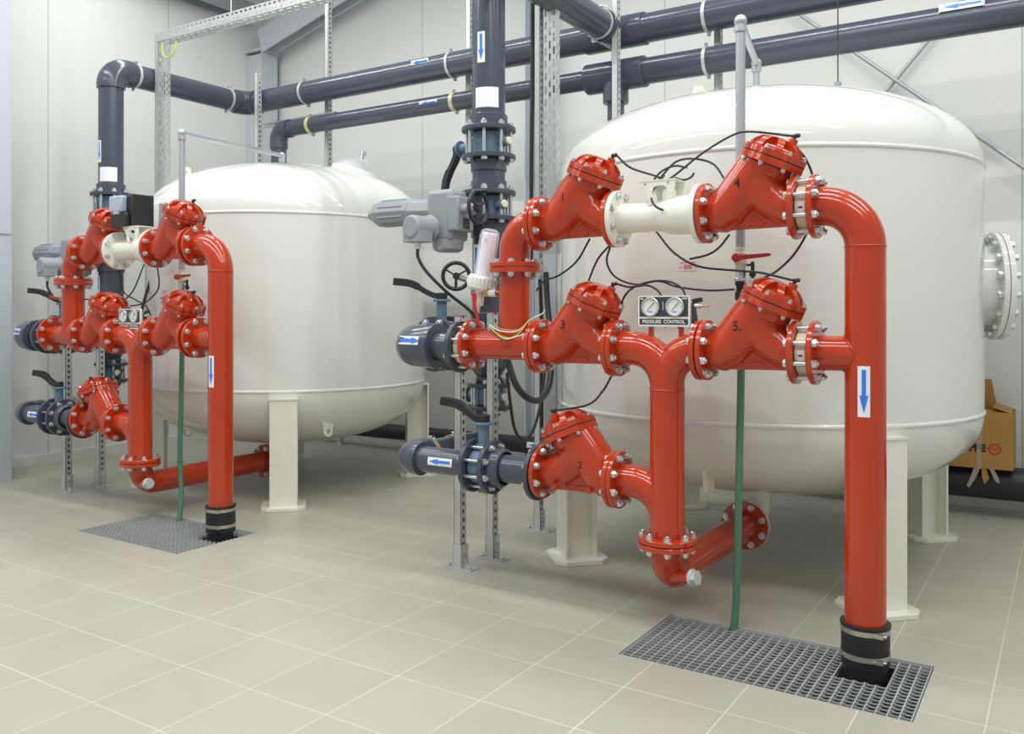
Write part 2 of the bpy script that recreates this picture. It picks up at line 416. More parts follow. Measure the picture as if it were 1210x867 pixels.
def tank(cx, cy, R, z0, z1, h, label, right):
    T = thing('filter_tank', (cx, cy, 0), label, 'tank', 'filter tanks')
    part('shell', G().lathe(tank_profile(R, z0, z1, h), (cx, cy, 0), Z, 128), 'tank', T, ang=60)
    for z in (z0, z1): part('weld_seam', G().lathe([(R - .004, -.016), (R + .005, -.01), (R + .009, 0), (R + .005, .01), (R - .004, .016)], (cx, cy, z), Z, 128), 'tank', T, ang=80)
    for sx, sy in ((-1, -1), (1, -1), (1, 1), (-1, 1)):
        d = V((sx, sy, 0)).normalized(); c = V((cx, cy, 0)) + d * (R - .06)
        g = G(); ibeam(g, c + Z * .02, c + Z * (z0 - .06), d, .21, .2, .014); g.box(c + Z * (z0 - .055), (.215, .215, .012), Matrix.Rotation(PI / 4, 3, 'Z'))
        lg = part('leg', g, 'cream', T)
        a, b = .17, .115
        part('base_plate', G().prism([(a, -b), (a, b), (b, a), (-b, a), (-a, b), (-a, -b), (-b, -a), (b, -a)], c, d, d.cross(Z) * -1, 0, .028), 'cream', lg, bevel=.004)
    return T
TR = tank(-1.727, 5.689, 1.305, .955, 2.39, .525, 'large white filter tank on four legs behind the right red pipework', True)
TL = tank(-6.06, 5.645, 1.235, .915, 2.325, .54, 'white filter tank on four legs behind the left red pipework', False)
LOWLUG = {True: ((-87, 1.1),), False: ((-27, 1.1), (-140, .9))}
for T, (cx, cy), R, z1, h in ((TR, (-1.727, 5.689), 1.305, 2.39, .525), (TL, (-6.06, 5.645), 1.235, 2.325, .54)):
    for sgn in (1,):
        r, an = (.4, -142) if T is TR else (.9, -134)
        p = V((cx, cy, 0)) + V((math.cos(math.radians(an)), math.sin(math.radians(an)), 0)) * r * sgn
        lug(p, (p.x, p.y, dome_z(R, z1, h, r) - .01), Z, V((.25, .97, 0)) if T is TR else V((1, .1, 0)), T)
    z0 = .955 if T is TR else .915
    for a, rr in LOWLUG[T is TR]:
        d = V((math.cos(math.radians(a)), math.sin(math.radians(a)), 0)) * rr; zz = (.955 if T is TR else .915) - dome_z(R, 0, h, rr)
        lug(None, (cx + d.x, cy + d.y, zz + .02), -Z, V((.1, 1, 0)) if a > -90 or T is TR else V((.6, .5, 0)), T, .085, .125)
# manhole on the side of the right tank
def manway():
    a = math.radians(18); d = V((math.cos(a), math.sin(a), 0)); c = V((-1.727, 5.689, 1.70))
    f0 = c + d * 1.40; R = .33
    part('manhole_neck', G().cyl(c + d * 1.0, f0, .25, 48), 'tank', TR)
    fl = part('manhole_flange', G().ring(f0 - d * .03, f0, R, .24, 64, .003), 'tank', TR)
    cv = part('manhole_cover', G().lathe([(0, .034), (R - .003, .034), (R, .031), (R, .004), (0, .004)][::-1], f0, d, 64), 'tank', TR)
    u, w, _ = frame(d)
    me = bolt_mesh('manhole_bolt', .024, .026, 0)
    for k in range(16):
        th = 2 * PI * (k + .5) / 16; q = f0 + (u * math.cos(th) + w * math.sin(th)) * .292
        place(me, 'bolt', TR, q - d * .03, aim(-d)); place(me, 'bolt', TR, q + d * .034, aim(d))
manway()
# filler cover on top of the left tank
def top_cover():
    r = .62; d = V((.44, .42, 0)); p = V((-6.06, 5.645, 0)) + d; zz = dome_z(1.235, 2.325, .54, d.length)
    n = V((d.x * .42, d.y * .42, .9)).normalized(); o = V((p.x, p.y, zz))
    part('manhole_neck', G().cyl(o - n * .1, o + n * .035, .245, 48), 'tank', TL)
    cv = part('manhole_cover', G().lathe([(0, .16), (.06, .155), (.14, .125), (.2, .08), (.235, .04), (.235, .036), (0, .036)][::-1], o, n, 48), 'galv', TL, 'grey metal domed cover')
    part('vent_cap', G().cyl(o + n * .155, o + n * .2, .02, 16).cyl(o + n * .2, o + n * .235, .03, 16, .004), 'zinc', cv)
top_cover()
# cable gland on the right tank with a thin wire from the roof
p = V((-1.21, 5.6, 0)); zz = dome_z(1.305, 2.39, .525, (p - V((-1.727, 5.689, 0))).length)
gl = part('cable_gland', G().cyl((p.x, p.y, zz - .02), (p.x, p.y, zz + .045), .028, 6).cyl((p.x, p.y, zz + .045), (p.x, p.y, zz + .075), .022, 16, .006), 'act', TR, 'grey cable gland')
solo('roof_wire', G().cyl((p.x, p.y, zz + .07), (p.x, p.y, 6.6), .004, 8), 'tube', (p.x, p.y, zz), 'thin wire hanging from the roof to the top of the right tank', 'wire')
# pressure stickers on the shells
for T, (cx, cy), R, px, py, w in ((TR, (-1.727, 5.689), 1.305, 813, 314, .105), (TL, (-6.06, 5.645), 1.235, 195, 346, .09)):
    d = _R * ((px - 605) / F_PX) + _W; e = V((cx, cy, 0)); bb = d.dot(e); aa = d.dot(d); t = (bb - math.sqrt(bb * bb - aa * (e.dot(e) - R * R))) / aa
    z = CAMH - (py - HOR) / F_PX * t; n = d * t - e
    st = wrap('pressure_sticker', rect_cells(-w / 2, w / 2, -w * .26, w * .26), e + Z * z, Z, n, R + .0015, 'pink', T, 'small pink sticker')
    for s, size, u0, v0 in (('500', w * .3, 0, -.06 * w),):
        vs, fs = text_verts(s, size, size * .02)
        wrap('sticker_text', [[(vs[i].x + u0, vs[i].y + v0) for i in f] for f in fs], e + Z * z, Z, n, R + .0028, 'redink', st)
    for q in ((-.42, -.06, .15, .18), (.04, .42, .15, .18), (-.46, -.32, -.08, -.05), (.34, .44, -.08, -.05)): wrap('sticker_line', rect_cells(*[k * w for k in q], 2), e + Z * z, Z, n, R + .0028, 'redink', st)

# ---------------------------------------------------------------- red control valves
VH = .22                                        # half face-to-face length
def valve_meshes(mir):
    sx = -1 if mir else 1; tilt = math.radians(24); ox = .05 if mir else 0.
    P = lambda x, y, z: V((sx * x + ox * max(0, min(1, 1.2 - abs(x) / .2)), y, z))
    a = V((sx * math.sin(tilt), 0, math.cos(tilt))); o = V((ox, 0, 0)); S = .252
    g = G()
    g.cyl((-VH + .012, 0, 0), (-.13, 0, 0), .078, 40).cyl((.15, 0, 0), (VH - .012, 0, 0), .078, 40)
    g.sweep([P(-VH + .012, 0, 0), P(-.178, 0, -.003), P(-.138, 0, -.003), P(-.1, 0, .02), P(-.06, 0, .065), P(-.015, 0, .12), P(.025, 0, .17), P(.058, 0, .212)], [.082, .088, .097, .1, .103, .105, .106, .108], 40)
    g.sweep([P(VH - .012, 0, 0), P(.168, 0, 0), P(.13, 0, .022), P(.09, 0, .05), P(.05, 0, .095), P(.04, 0, .13)], [.082, .083, .083, .088, .098, .1], 40)
    g.sweep([o + a * .17, o + a * .222], [.105, .111], 40)
    g.prism([(-.16, -.088), (.17, -.083), (.17, 0), (.05, .03), (-.05, .03), (-.16, 0)], (0, 0, 0), X, Z, -.012, .012)
    ob = bpy.data.objects.new('tmp', to_mesh('tmp', g, M['redcast'])); COL.objects.link(ob)
    r = ob.modifiers.new('r', 'REMESH'); r.mode = 'VOXEL'; r.voxel_size = .0055
    s = ob.modifiers.new('s', 'SMOOTH'); s.factor = .5; s.iterations = 4
    bpy.context.view_layer.update(); dg = bpy.context.evaluated_depsgraph_get()
    body = bpy.data.meshes.new_from_object(ob.evaluated_get(dg)); body.name = 'valve_body'
    bpy.data.objects.remove(ob)
    body.polygons.foreach_set('use_smooth', [True] * len(body.polygons))
    # lobed bonnet flanges
    u = V((0, 1, 0)); w = a.cross(u)
    def lobes(Rb, amp, n=8, m=96): return [((Rb + amp * max(0, math.cos(n * 2 * PI * k / m)) ** 1.0) * math.cos(2 * PI * k / m), (Rb + amp * max(0, math.cos(n * 2 * PI * k / m))) * math.sin(2 * PI * k / m)) for k in range(m)]
    low = G().prism(lobes(.137, .015), o + a * (S - .032), u, w, 0, .030)
    low = to_mesh('bonnet_flange', low, M['redcast'], ang=40)
    gas = to_mesh('bonnet_gasket', G().prism(lobes(.136, .015), o + a * (S - .002), u, w, -.001, .005), M['gasket'])
    cv = G(); cv.prism(lobes(.137, .015), o + a * (S + .0035), u, w, 0, .026)
    cv.lathe([(0, .02), (.124, .02), (.121, .034), (.108, .05), (.06, .062), (.05, .064), (.048, .09), (.04, .093), (0, .093)], o + a * S, a, 8)
    for k in range(8):
        th = 2 * PI * (k + .5) / 8; d = u * math.cos(th) + w * math.sin(th); e = a.cross(d)
        cv.prism([(.03, .05), (.122, .025), (.122, .036), (.112, .06), (.085, .082), (.06, .09), (.03, .091)], o + a * S, d, a, -.016, .016)
    bo = o + a * (S + .055) + V((sx * .052, 0, -.018))
    cv.cyl(bo, bo + a * .05, .021, 20, .003)
    cv = to_mesh('bonnet_cover', cv, M['redcast'], ang=32)
    bp = [(o + a * (S + .0295) + (u * math.cos(2 * PI * k / 8) + w * math.sin(2 * PI * k / 8)) * .136, o + a * (S - .032) + (u * math.cos(2 * PI * k / 8) + w * math.sin(2 * PI * k / 8)) * .136) for k in range(8)]
    plug = to_mesh('seat_plug', G().cyl((-.1, -.062, -.055), (-.1, -.09, -.068), .016, 16, .003).cyl((.1, -.06, -.05), (.1, -.086, -.062), .016, 16, .003), M['redcast'])
    return dict(body=body, low=low, gas=gas, cv=cv, bolts=bp, a=a, fit=bo + a * .05, plug=plug, sx=sx)
VM = {False: valve_meshes(False), True: valve_meshes(True)}
ARROWS = to_mesh('cast_arrow', G().prism([(-.07, 0), (-.045, .018), (-.045, .007), (.045, .007), (.045, .018), (.07, 0), (.045, -.018), (.045, -.007), (-.045, -.007), (-.045, -.018)], (0, -.0145, -.062), X, Z, 0, .003), M['redcast'])
def valve(x, y, z, label, mir=False, num=None, group='red control valves', left_bolts=True, right_bolts=True, fitting=True):
    t = thing('control_valve', (x, y, z), label, 'valve', group); o = V((x, y, z)); m = VM[mir]
    b = place(m['body'], 'valve_body', t, o); place(m['low'], 'bonnet_flange', t, o); place(m['gas'], 'bonnet_gasket', t, o)
    c = place(m['cv'], 'bonnet_cover', t, o); place(ARROWS, 'cast_arrow', b, o)
    if mir: place(m['plug'], 'seat_plug', b, o)
    for p, q in m['bolts']:
        place(SMALL, 'bolt', t, o + p, aim(m['a'], random.random())); place(SMALL, 'bolt', t, o + q, aim(-m['a'], random.random()))
    flange(t, (x - VH, y, z), X, 'redcast', mesh=BOLT if left_bolts else None); flange(t, (x + VH, y, z), -X, 'redcast', mesh=HEAD if right_bolts else None)
    part('gasket', G().cyl((x - VH - .004, y, z), (x - VH, y, z), .128, 40), 'gasket', t)
    f = o + m['fit']; a = m['a']
    if fitting:
        fx = part('tube_fitting', G().cyl(f - a * .004, f + a * .01, .009, 6).cyl(f + a * .008, f + a * .02, .008, 12).cyl(f + a * .016 - X * .01, f + a * .016 + X * .02, .008, 12).cyl(f + a * .016 + X * .008, f + a * .016 + X * .016, .011, 6), 'black', t, 'black tube fitting')
    if num:
        vs, fs = text_verts(num, .062 if not mir else .05, .0012); bv = BVHTree.FromPolygons([v.co for v in m['body'].vertices], [list(p.vertices) for p in m['body'].polygons])
        cx, cz = (-.03, .115) if not mir else (.06, .07)
        g = G(); out = []
        for v in vs:
            h = bv.ray_cast(V((cx + v.x, -.4, cz + v.y)), Y); out.append((h[0] if h[0] else V((cx + v.x, -.11, cz + v.y))) + V((0, -.0012, 0)) + o)
        g.add(out, fs); part('marker_number', g, 'ink', t)
    return t, f + a * .016
# ---------------------------------------------------------------- red manifolds
RP = .0845                                       # red pipe radius
MY = 3.97
def weld(parent, p, a, r=RP):
    a = V(a); part('weld', G().lathe([(r - .002, -.006), (r + .003, -.003), (r + .003, .003), (r - .002, .006)], p, a, 40), 'red', parent, ang=80)
def hose_end(name, pts, r, m, label, cat, group=None, seg=10, n=6):
    pts = smooth(pts, n); return solo(name, G().sweep(pts, r, seg), m, pts[0], label, cat, group, ang=60)
FIT = {}
def unit(side, dx):
    R = side == 'right'; y = MY
    xm, xy, xl, vl, vr = -.745 + dx, -1.652 + dx, -2.53 + dx, -2.145 + dx, -1.243 + dx
    zt, zm, zl = 2.007, 1.36, .70
    n = lambda s: '%s %s' % (s, 'of the right red manifold' if R else 'of the left red manifold')
    gp = 'red valves of the %s manifold' % side
    _, FIT[side, 1] = valve(vl, y, zt, 'red Y-pattern valve %s, upper left one of the %s manifold' % ('marked 1' if R else 'beside the black meter box', side), num='1' if R else None, group=gp, fitting=R, right_bolts=not R)
    _, FIT[side, 4] = valve(vr, y, zt, 'red Y-pattern valve %s, upper right one of the %s manifold' % ('marked 4' if R else 'under the grey box', side), num='4' if R else None, group=gp)
    _, FIT[side, 3] = valve(vl, y, zm, 'red Y-pattern valve %s, middle left valve beside the gauges of the %s manifold' % ('marked 3' if R else 'beside the tee', side), num='3' if R else None, group=gp, fitting=R)
    _, FIT[side, 5] = valve(vr, y, zm, 'red Y-pattern valve %s, middle right one of the %s manifold' % ('marked 5' if R else 'below the tap', side), num='5.' if R else None, group=gp)
    _, FIT[side, 2] = valve(vl + .005, y, zl, 'red Y-pattern valve %s leaning left, lowest valve of the %s manifold' % ('marked 2' if R else 'beside the lower grey pipe', side), mir=True, num='2' if R else None, group=gp)
    # tall pipe with bend, tee and two flanges
    gap = .055 if R else .03
    t = thing('red_standpipe', (xm, y, .19), n('tall bent red pipe with an arrow sticker, right end'), 'pipe', 'tall red standpipes')
    xf = vr + VH + gap + .004
    ph = fillet([(xf + .015, y, zt), (xm, y, zt), (xm, y, .15)], .185, 16)
    part('pipe', G().sweep(ph, RP, 48), 'red', t, ang=60)
    part('branch', G().cyl((xf + .01, y, zm), (xm, y, zm), .077, 40), 'red', t)
    u = [(xm - .084 * math.cos(q) * 1.0, y - .079 * math.sin(q), zm + .079 * math.cos(q)) for q in [0]]
    sd = [];
    for k in range(49):
        q = 2 * PI * k / 48; yy = .079 * math.sin(q); sd.append(V((xm - math.sqrt(RP * RP - yy * yy) - .001, y + yy, zm + .079 * math.cos(q))))
    part('weld', G().sweep(sd, .0045, 8), 'red', t, ang=80)
    weld(t, (xm, y, zt - .185), Z)
    flange(t, (xf, y, zt), X, mesh=BOLT if R else HEAD); flange(t, (xf, y, zm), X, mesh=BOLT if R else HEAD)
    arrow_sticker(t, (xm, y, 1.205 if R else 1.135), -Z, RP, .215, .05, (.12, -1, 0) if R else (.06, -1, 0))
    # rubber coupling at the floor and the black drain pipe
    c = thing('rubber_coupling', (xm, y, .03), 'black rubber coupling with two steel bands at the foot of the %s tall red pipe' % side, 'coupling', 'rubber couplings')
    part('sleeve', G().lathe([(.0855, 0), (.096, 0), (.0985, .006), (.0985, .168), (.103, .172), (.103, .182), (.0855, .182)], (xm, y, .03), Z, 48), 'rubber', c)
    for z in (.068, .176):
        b = part('clamp_band', G().ring((xm, y, z - .0), (xm, y, z + .021), .1015, .097, 48), 'steel', c, 'steel clamp band')
        part('clamp_screw', G().box((xm + .07, y - .085, z + .01), (.035, .016, .018)).cyl((xm + .05, y - .09, z + .01), (xm + .1, y - .082, z + .01), .005, 10), 'steel', b)
    solo('drain_pipe', G().ring((xm, y, -.335), (xm, y, .06), .0845, .07, 40), 'rubber', (xm, y, -.335), 'black drain pipe going into the grating under the %s rubber coupling' % side, 'pipe', 'drain pipes')
    # spacer discs
    if R:
        for z, w in ((zt, 'upper'), (zm, 'lower')):
            s = thing('check_disc', (vr + VH, y, z), 'ivory spacer ring with silver studs clamped between red flanges beside the %s right valve' % w, 'spacer', 'ivory spacers')
            part('ring', G().cyl((vr + VH + .002, y, z), (xf - .002, y, z), .1, 48, .004), 'ring', s)
            for k in range(8):
                th = 2 * PI * (k + .5) / 8; q = V((0, math.cos(th) * .118, math.sin(th) * .118))
                part('stud', G().cyl(V((vr + VH + .002, y, z)) + q, V((xf - .002, y, z)) + q, .0105, 12), 'zinc', s)
            wrap('print_label', rect_cells(-.024, .024, -.014, .014, 4), (xf - .028, y, z), X, V((.4, -1, -.1)), .1012, 'paper', s, 'small white printed label')
            wrap('print_line', rect_cells(-.004, .004, -.01, .008, 2), (xf - .028, y, z), X, V((.4, -1, -.1)), .102, 'ink', s)
    # white spool between the upper valves
    sw = thing('white_spool', (vl + VH + .2, y, zt), 'white flanged pipe piece %s' % ('with an empty bracket between red valves 1 and 4' if R else 'carrying the black meter box between the upper left red valves'), 'pipe', 'white spool pieces')
    x0, x1 = vl + VH + .002, vr - VH - .006
    prof = [(0, .01), (.074, .01), (.074, .24), (.078, .255), (.09, .285), (.094, .32), (.094, x1 - x0 - .03), (.094, x1 - x0 - .01), (0, x1 - x0 - .01)]
    part('tube', G().lathe(prof, (x0, y, zt), X, 48), 'cream', sw)
    flange(sw, (x0, y, zt), X, 'cream', mesh=HEAD); flange(sw, (x1, y, zt), -X, 'cream', mesh=None)
    bx = (x0 + x1) / 2 + .015; bt = zt + .168
    g = G(); g.box((bx, y, bt), (.19, .13, .006))
    lg = [(-.092, 0), (-.092, -.014), (-.066, -.03), (-.05, -.062), (-.044, -.118), (.0, -.118), (-.014, -.1), (-.024, -.06), (-.018, -.034), (0, -.026), (0, 0)]
    rg = [(0, 0), (0, -.026), (.034, -.026), (.052, -.04), (.05, -.085), (.03, -.108), (.02, -.118), (.074, -.118), (.082, -.07), (.094, -.03), (.094, 0)]
    for yy in (-.06, .06): g.prism(lg, (bx, y + yy, bt), X, Z, -.0025, .0025); g.prism(rg, (bx, y + yy, bt), X, Z, -.0025, .0025)
    bk = part('bracket', g, 'cream', sw)
    part('screw_hole', G().cyl((bx - .06, y - .0625, bt - .014), (bx - .06, y - .066, bt - .014), .005, 12), 'steel', bk)
    part('screw', G().cyl((bx + .06, y - .0625, bt - .014), (bx + .06, y - .066, bt - .014), .005, 12), 'steel', bk)
    # bend from the upper left valve down to the flange pair
    b = thing('red_bend', (xl, y, 1.79), n('red flanged bend under the upper left valve'), 'pipe bend', 'red bends')
    xfl = vl - VH - .004
    part('pipe', G().sweep(fillet([(xfl - .015, y, zt), (xl, y, zt), (xl, y, 1.8)], .14, 14), RP, 40), 'red', b, ang=60)
    flange(b, (xfl, y, zt), -X, mesh=HEAD); flange(b, (xl, y, 1.781), Z, mesh=HEAD)
    # tee with the vertical leg
    e = thing('red_tee', (xl, y, zm), n('red tee pipe with a vertical leg at the left'), 'pipe tee', 'red tees')
    g = G().cyl((-2.79 + dx, y, zm), (xfl - .01, y, zm), .078, 40).cyl((xl, y, zm), (xl, y, 1.77), RP, 40); part('pipe', g, 'red', e)
    sd = []
    for k in range(49):
        q = 2 * PI * k / 48; yy = .0775 * math.sin(q); xx = RP * math.cos(q); sd.append(V((xl + xx, y + yy, zm + math.sqrt(max(0, .0775 ** 2 - yy * yy)) * 1.0)))
    part('weld', G().sweep(sd, .0045, 8), 'red', e, ang=80)
    flange(e, (xl, y, 1.777), -Z, mesh=BOLT); flange(e, (xfl, y, zm), -X, mesh=HEAD); flange(e, (-2.815 + dx, y, zm), X, mesh=BOLT)
    part('socket', G().cyl((xl - .06, y, 1.645), (xl - .115, y, 1.645), .016, 16), 'red', e)
    # Y branch
    w = thing('red_y_branch', (xy, y, .43), n('red Y-shaped pipe joining the middle valves and running down'), 'pipe branch', 'red Y branches')
    xa, xb = vl + VH + .002, vr - VH - .006
    part('pipe', G().sweep(fillet([(xa + .012, y, zm), (xy, y, zm), (xy, y, .43)], .18, 14), RP, 44), 'red', w, ang=60)
    part('pipe', G().sweep(fillet([(xb - .012, y, zm), (xy, y, zm), (xy, y, 1.17)], .165, 14), RP - .0004, 44), 'red', w, ang=60)
    part('pipe', G().sweep(fillet([(vl + VH + .02, y, zl), (xy - .001, y, zl), (xy - .001, y, .46)], .185, 14), .0805, 44), 'red', w, ang=60)
    weld(w, (xy, y, 1.165), Z)
    flange(w, (xa, y, zm), X, mesh=BOLT); flange(w, (xb, y, zm), -X, mesh=HEAD); flange(w, (vl + VH + .007, y, zl), X, mesh=BOLT); flange(w, (xy, y, .428), Z, mesh=BOLT)
    # bottom bend to the tank
    q = thing('red_bottom_pipe', (xy, y, .26), n('red pipe bending back under the tank, lowest part'), 'pipe', 'red bottom pipes')
    y2 = 5.17
    part('pipe', G().sweep(fillet([(xy, y, .41), (xy, y, .26), (xy, y2 - .01, .26)], .125, 14), RP, 44), 'red', q, ang=60)
    flange(q, (xy, y, .424), -Z, mesh=BOLT); flange(q, (xy, y2, .26), -Y, mesh=BOLT)
    part('drain_stub', G().cyl((xy + .03, y - .01, .265), (xy + .135, y - .03, .28), .03, 24), 'red', q)
    d = V((.105, -.02, .015)).normalized(); o = V((xy + .135, y - .03, .28))
    part('plug', G().cyl(o - d * .004, o + d * .012, .042, 24, .003).cyl(o + d * .012, o + d * .034, .036, 6), 'galv', q, 'grey hexagonal plug')
    T = TR if R else TL; tc = ORG[T]
    zz = .42
    part('bottom_nozzle', G().sweep(fillet([(xy, y2 + .03, .26), (xy, y2 + .23, .26), (xy, y2 + .23, .62)], .13, 10), .082, 36).cyl((xy, y2 + .004, .26), (xy, y2 + .032, .26), .1425, 48, .003), 'cream', T)
    # gauges on the Y branch
    gx, gz, gy = xy - .006, (1.545 if R else 1.49), y
    if not R: gx -= .08
    ga = thing('gauge_panel', (gx, gy, zm + .13), 'pressure control panel with two round dials standing on the Y of the %s manifold' % side, 'gauge', 'gauge panels')
    K = .82; pb = lambda *q: V((gx + q[0] * K, gy + q[1] * K, gz + q[2] * K))
    W, H = .325 * K, .182 * K
    sb = zm + .04 - (0 if R else .01)
    for s in (-1, 1): part('stem', G().box((gx + s * .078, gy, (sb + gz - H / 2) / 2), (.022, .018, gz - H / 2 - sb)), 'red', ga)
    rr = lambda a, b, c: [(sx * (a - c) + c * math.cos(th), sz * (b - c) + c * math.sin(th)) for sx, sz, t0 in ((1, 1, 0), (-1, 1, 90), (-1, -1, 180), (1, -1, 270)) for th in [math.radians(t0 + 30 * k) for k in range(4)]]
    part('plate', G().prism(rr(W / 2, H / 2, .01), pb(0, -.02, 0), X, Z, 0, .016), 'white', ga)
    part('face', G().box(pb(0, -.0405, .0255), (W - .016, .002, .116 * K)), 'panel', ga)
    part('face', G().box(pb(0, -.0405, -.0625), (W - .016, .002, .034 * K)), 'panel', ga)
    for s in (-1, 1):
        cx = s * .077 - .004
        di = part('dial', G().cyl(pb(cx, -.041, .025), pb(cx, -.048, .025), .05 * K, 40), 'dial', ga)
        part('bezel', G().ring(pb(cx, -.039, .025), pb(cx, -.055, .025), .058 * K, .049 * K, 48, .003), 'gauge_glass', di)
        gg = G()
        for k in range(11):
            th = math.radians(225 - 27 * k); d = V((math.cos(th), 0, math.sin(th))) * K; gg.bar(pb(cx, -.0488, .025) + d * .038, pb(cx, -.0488, .025) + d * .046, .0013, .0008)
        part('scale', gg, 'ink', di)
        d = V((math.sin(math.radians(42)), 0, math.cos(math.radians(42)))) * K; o = pb(cx, -.0505, .025)
        part('needle', G().bar(o - d * .03, o + d * .036, .0025, .001).bar(o + d * .008, o + d * .036, .005, .001), 'black', di)
        part('dial_mark', G().box(pb(cx, -.0487, -.004), (.024, .0008, .005)), 'arrow', di)
    part('divider', G().box(pb(-.002, -.042, .03), (.0025, .002, .04)), 'white', ga)
    flat_text('lettering', 'PRESSURE  CONTROL', .0225, pb(0, -.0425, -.063), X, Z, 'white', ga, .0006, 1.0)
    flat_text('lettering', 'IN', .011, pb(-.137, -.0425, .073), X, Z, 'white', ga, .0007, 1.2)
    flat_text('lettering', 'OUT', .011, pb(.133, -.0425, .073), X, Z, 'white', ga, .0007, 1.2)
    for s in (-.07, .0, .075): part('screw', G().cyl(pb(s, -.01, -.09), pb(s, -.01, -.105), .005, 12), 'zinc', ga)
    part('side_valve', G().cyl(pb(.155, 0, .03), pb(.215, 0, .03), .012, 12).cyl(pb(.215, 0, .03), pb(.227, 0, .03), .008, 12), 'zinc', ga)
    part('spout', G().cyl(pb(.225, 0, .03), pb(.265, 0, .028), .0045, 10), 'brass', ga)
    part('side_handle', G().bar(pb(.1625, 0, .055), pb(.22, .01, .068), .01, .022), 'black', ga)
    part('foot', G().prism([(0, .04), (.012, .04), (.03, -.075), (0, -.075)], pb(.1625, 0, 0), X, Z, -.01, .012), 'panel', ga)
    # tap on the vent pipe, vent pipe over the tank and the hose
    ty, tx = 4.2, -1.365 + dx - (0 if R else .11)
    v = thing('vent_pipe', (tx, ty, 1.6), 'grey galvanised vent pipe rising behind the %s manifold and bending over its tank' % side, 'pipe', 'vent pipes')
    ztop = 2.965 if R else 2.895
    end = V((-1.66, 5.42, 0)) if R else V((-6.13, 5.62, 0))
    ze = dome_z(*((1.305, 2.39, .525) if R else (1.235, 2.325, .54)), (end - V((tc.x, tc.y, 0))).length)
    ext = .19 if R else .12
    g = G().cyl((tx, ty, 1.86), (tx, ty, ztop), .0235, 24); hp = V((end.x, end.y, ze + ext)); g.sweep([(tx, ty, ztop), hp], .019, 20); g.cyl((end.x, end.y, ze - .02), hp, .02, 20); part('pipe', g, 'pipe_galv', v)
    for c in (V((tx, ty, ztop)), hp):
        g = G().lathe([(0, -.032)] + [(.032 * math.cos(q), .032 * math.sin(q)) for q in [math.radians(a) for a in range(-75, 90, 15)]] + [(0, .032)], c, Z, 20)
        g.ring(c - Z * .055, c - Z * .02, .031, .02, 20, .003); part('elbow', g, 'pipe_galv', v)
    vz = 1.79
    bv = thing('ball_valve', (tx, ty, vz), 'brass ball valve with a red lever on the vent pipe behind the %s manifold' % side, 'tap', 'ball valves')
    part('body', G().cyl((tx, ty, vz - .04), (tx, ty, vz + .065), .026, 8).cyl((tx, ty, vz - .02), (tx, ty, vz + .045), .031, 20, .006), 'ring', bv)
    part('union', G().cyl((tx, ty, vz - .085), (tx, ty, vz - .04), .027, 8).cyl((tx, ty, vz - .1), (tx, ty, vz - .085), .032, 16, .004), 'zinc', bv)
    part('lever', G().cyl((tx - .01, ty - .03, vz + .015), (tx - .01, ty - .05, vz + .015), .02, 16).prism([(-.012, -.012), (.13, .0), (.165, .004), (.175, .012), (.165, .02), (.05, .016), (-.012, .014)], (tx - .01, ty - .048, vz + .012), X, Z, -.004, .004), 'handle', bv, 'red lever', bevel=.002)
    part('side_tap', G().cyl((tx + .03, ty, vz - .02), (tx + .062, ty, vz - .02), .006, 10).cyl((tx + .06, ty, vz - .005), (tx + .06, ty, vz - .085), .009, 10).cyl((tx + .06, ty, vz - .05), (tx + .06, ty, vz - .075), .016, 10), 'black', bv)
    part('hose_tail', G().cyl((tx, ty, vz - .215), (tx, ty, vz - .1), .021, 16).cyl((tx, ty, vz - .19), (tx, ty, vz - .15), .027, 12, .003).cyl((tx, ty, vz - .12), (tx, ty, vz - .1), .027, 12, .003), 'black', bv)
    hy, hx = (4.155, 0) if R else (4.09, .13)
    hp = [(tx, ty, vz - .2), (tx + .003, ty, 1.3), (tx - .002, ty - .005, .9), (tx - .01, ty - .01, .45), (tx - .012 + hx * .6, (ty + hy) / 2, .16), (tx - .02 + hx, hy, -.03)]
    hose_end('garden_hose', hp, .0185, 'hose', 'green ribbed hose hanging from the tap of the %s manifold down to the grating' % side, 'hose', 'drain hoses', 20, 10)
    # floor grating
    a, b_, c, d = GR[side]
    for i, (p0, p1) in enumerate([(a, b_)] if R else [(a, (a + b_) / 2 - .004), ((a + b_) / 2 + .004, b_)]):
        gt = thing('floor_grating', ((p0 + p1) / 2, (c + d) / 2, -.03), 'galvanised floor grating %s' % ('under the right tall red pipe and green hose' if R else ('panel with the green hose, left half of the left grating', 'panel around the rubber coupling, right half of the left grating')[i]), 'grating', 'floor gratings')
        m = .012; x0, x1, y0, y1 = p0 + m, p1 - m, c + m, d - m; T_ = -.004; hgt = .026
        g = G()
        for yy in (y0, y1): g.box(((x0 + x1) / 2, yy, T_ - hgt / 2), (x1 - x0 + .004, .004, hgt))
        for xx in (x0, x1): g.box((xx, (y0 + y1) / 2, T_ - hgt / 2), (.004, y1 - y0, hgt))
        part('frame', g, 'galv', gt)
        hx0, hx1, hy0, hy1 = xm - .105, xm + .105, y - .115, y + .105
        nx = round((x1 - x0) / .0435); ny = round((y1 - y0) / .034); g = G()
        for k in range(1, nx):
            xx = x0 + (x1 - x0) * k / nx
            for ya, yb in ([(y0, hy0), (hy1, y1)] if hx0 < xx < hx1 else [(y0, y1)]): g.box((xx, (ya + yb) / 2, T_ - hgt / 2), (.0048, yb - ya, hgt))
        g2 = G()
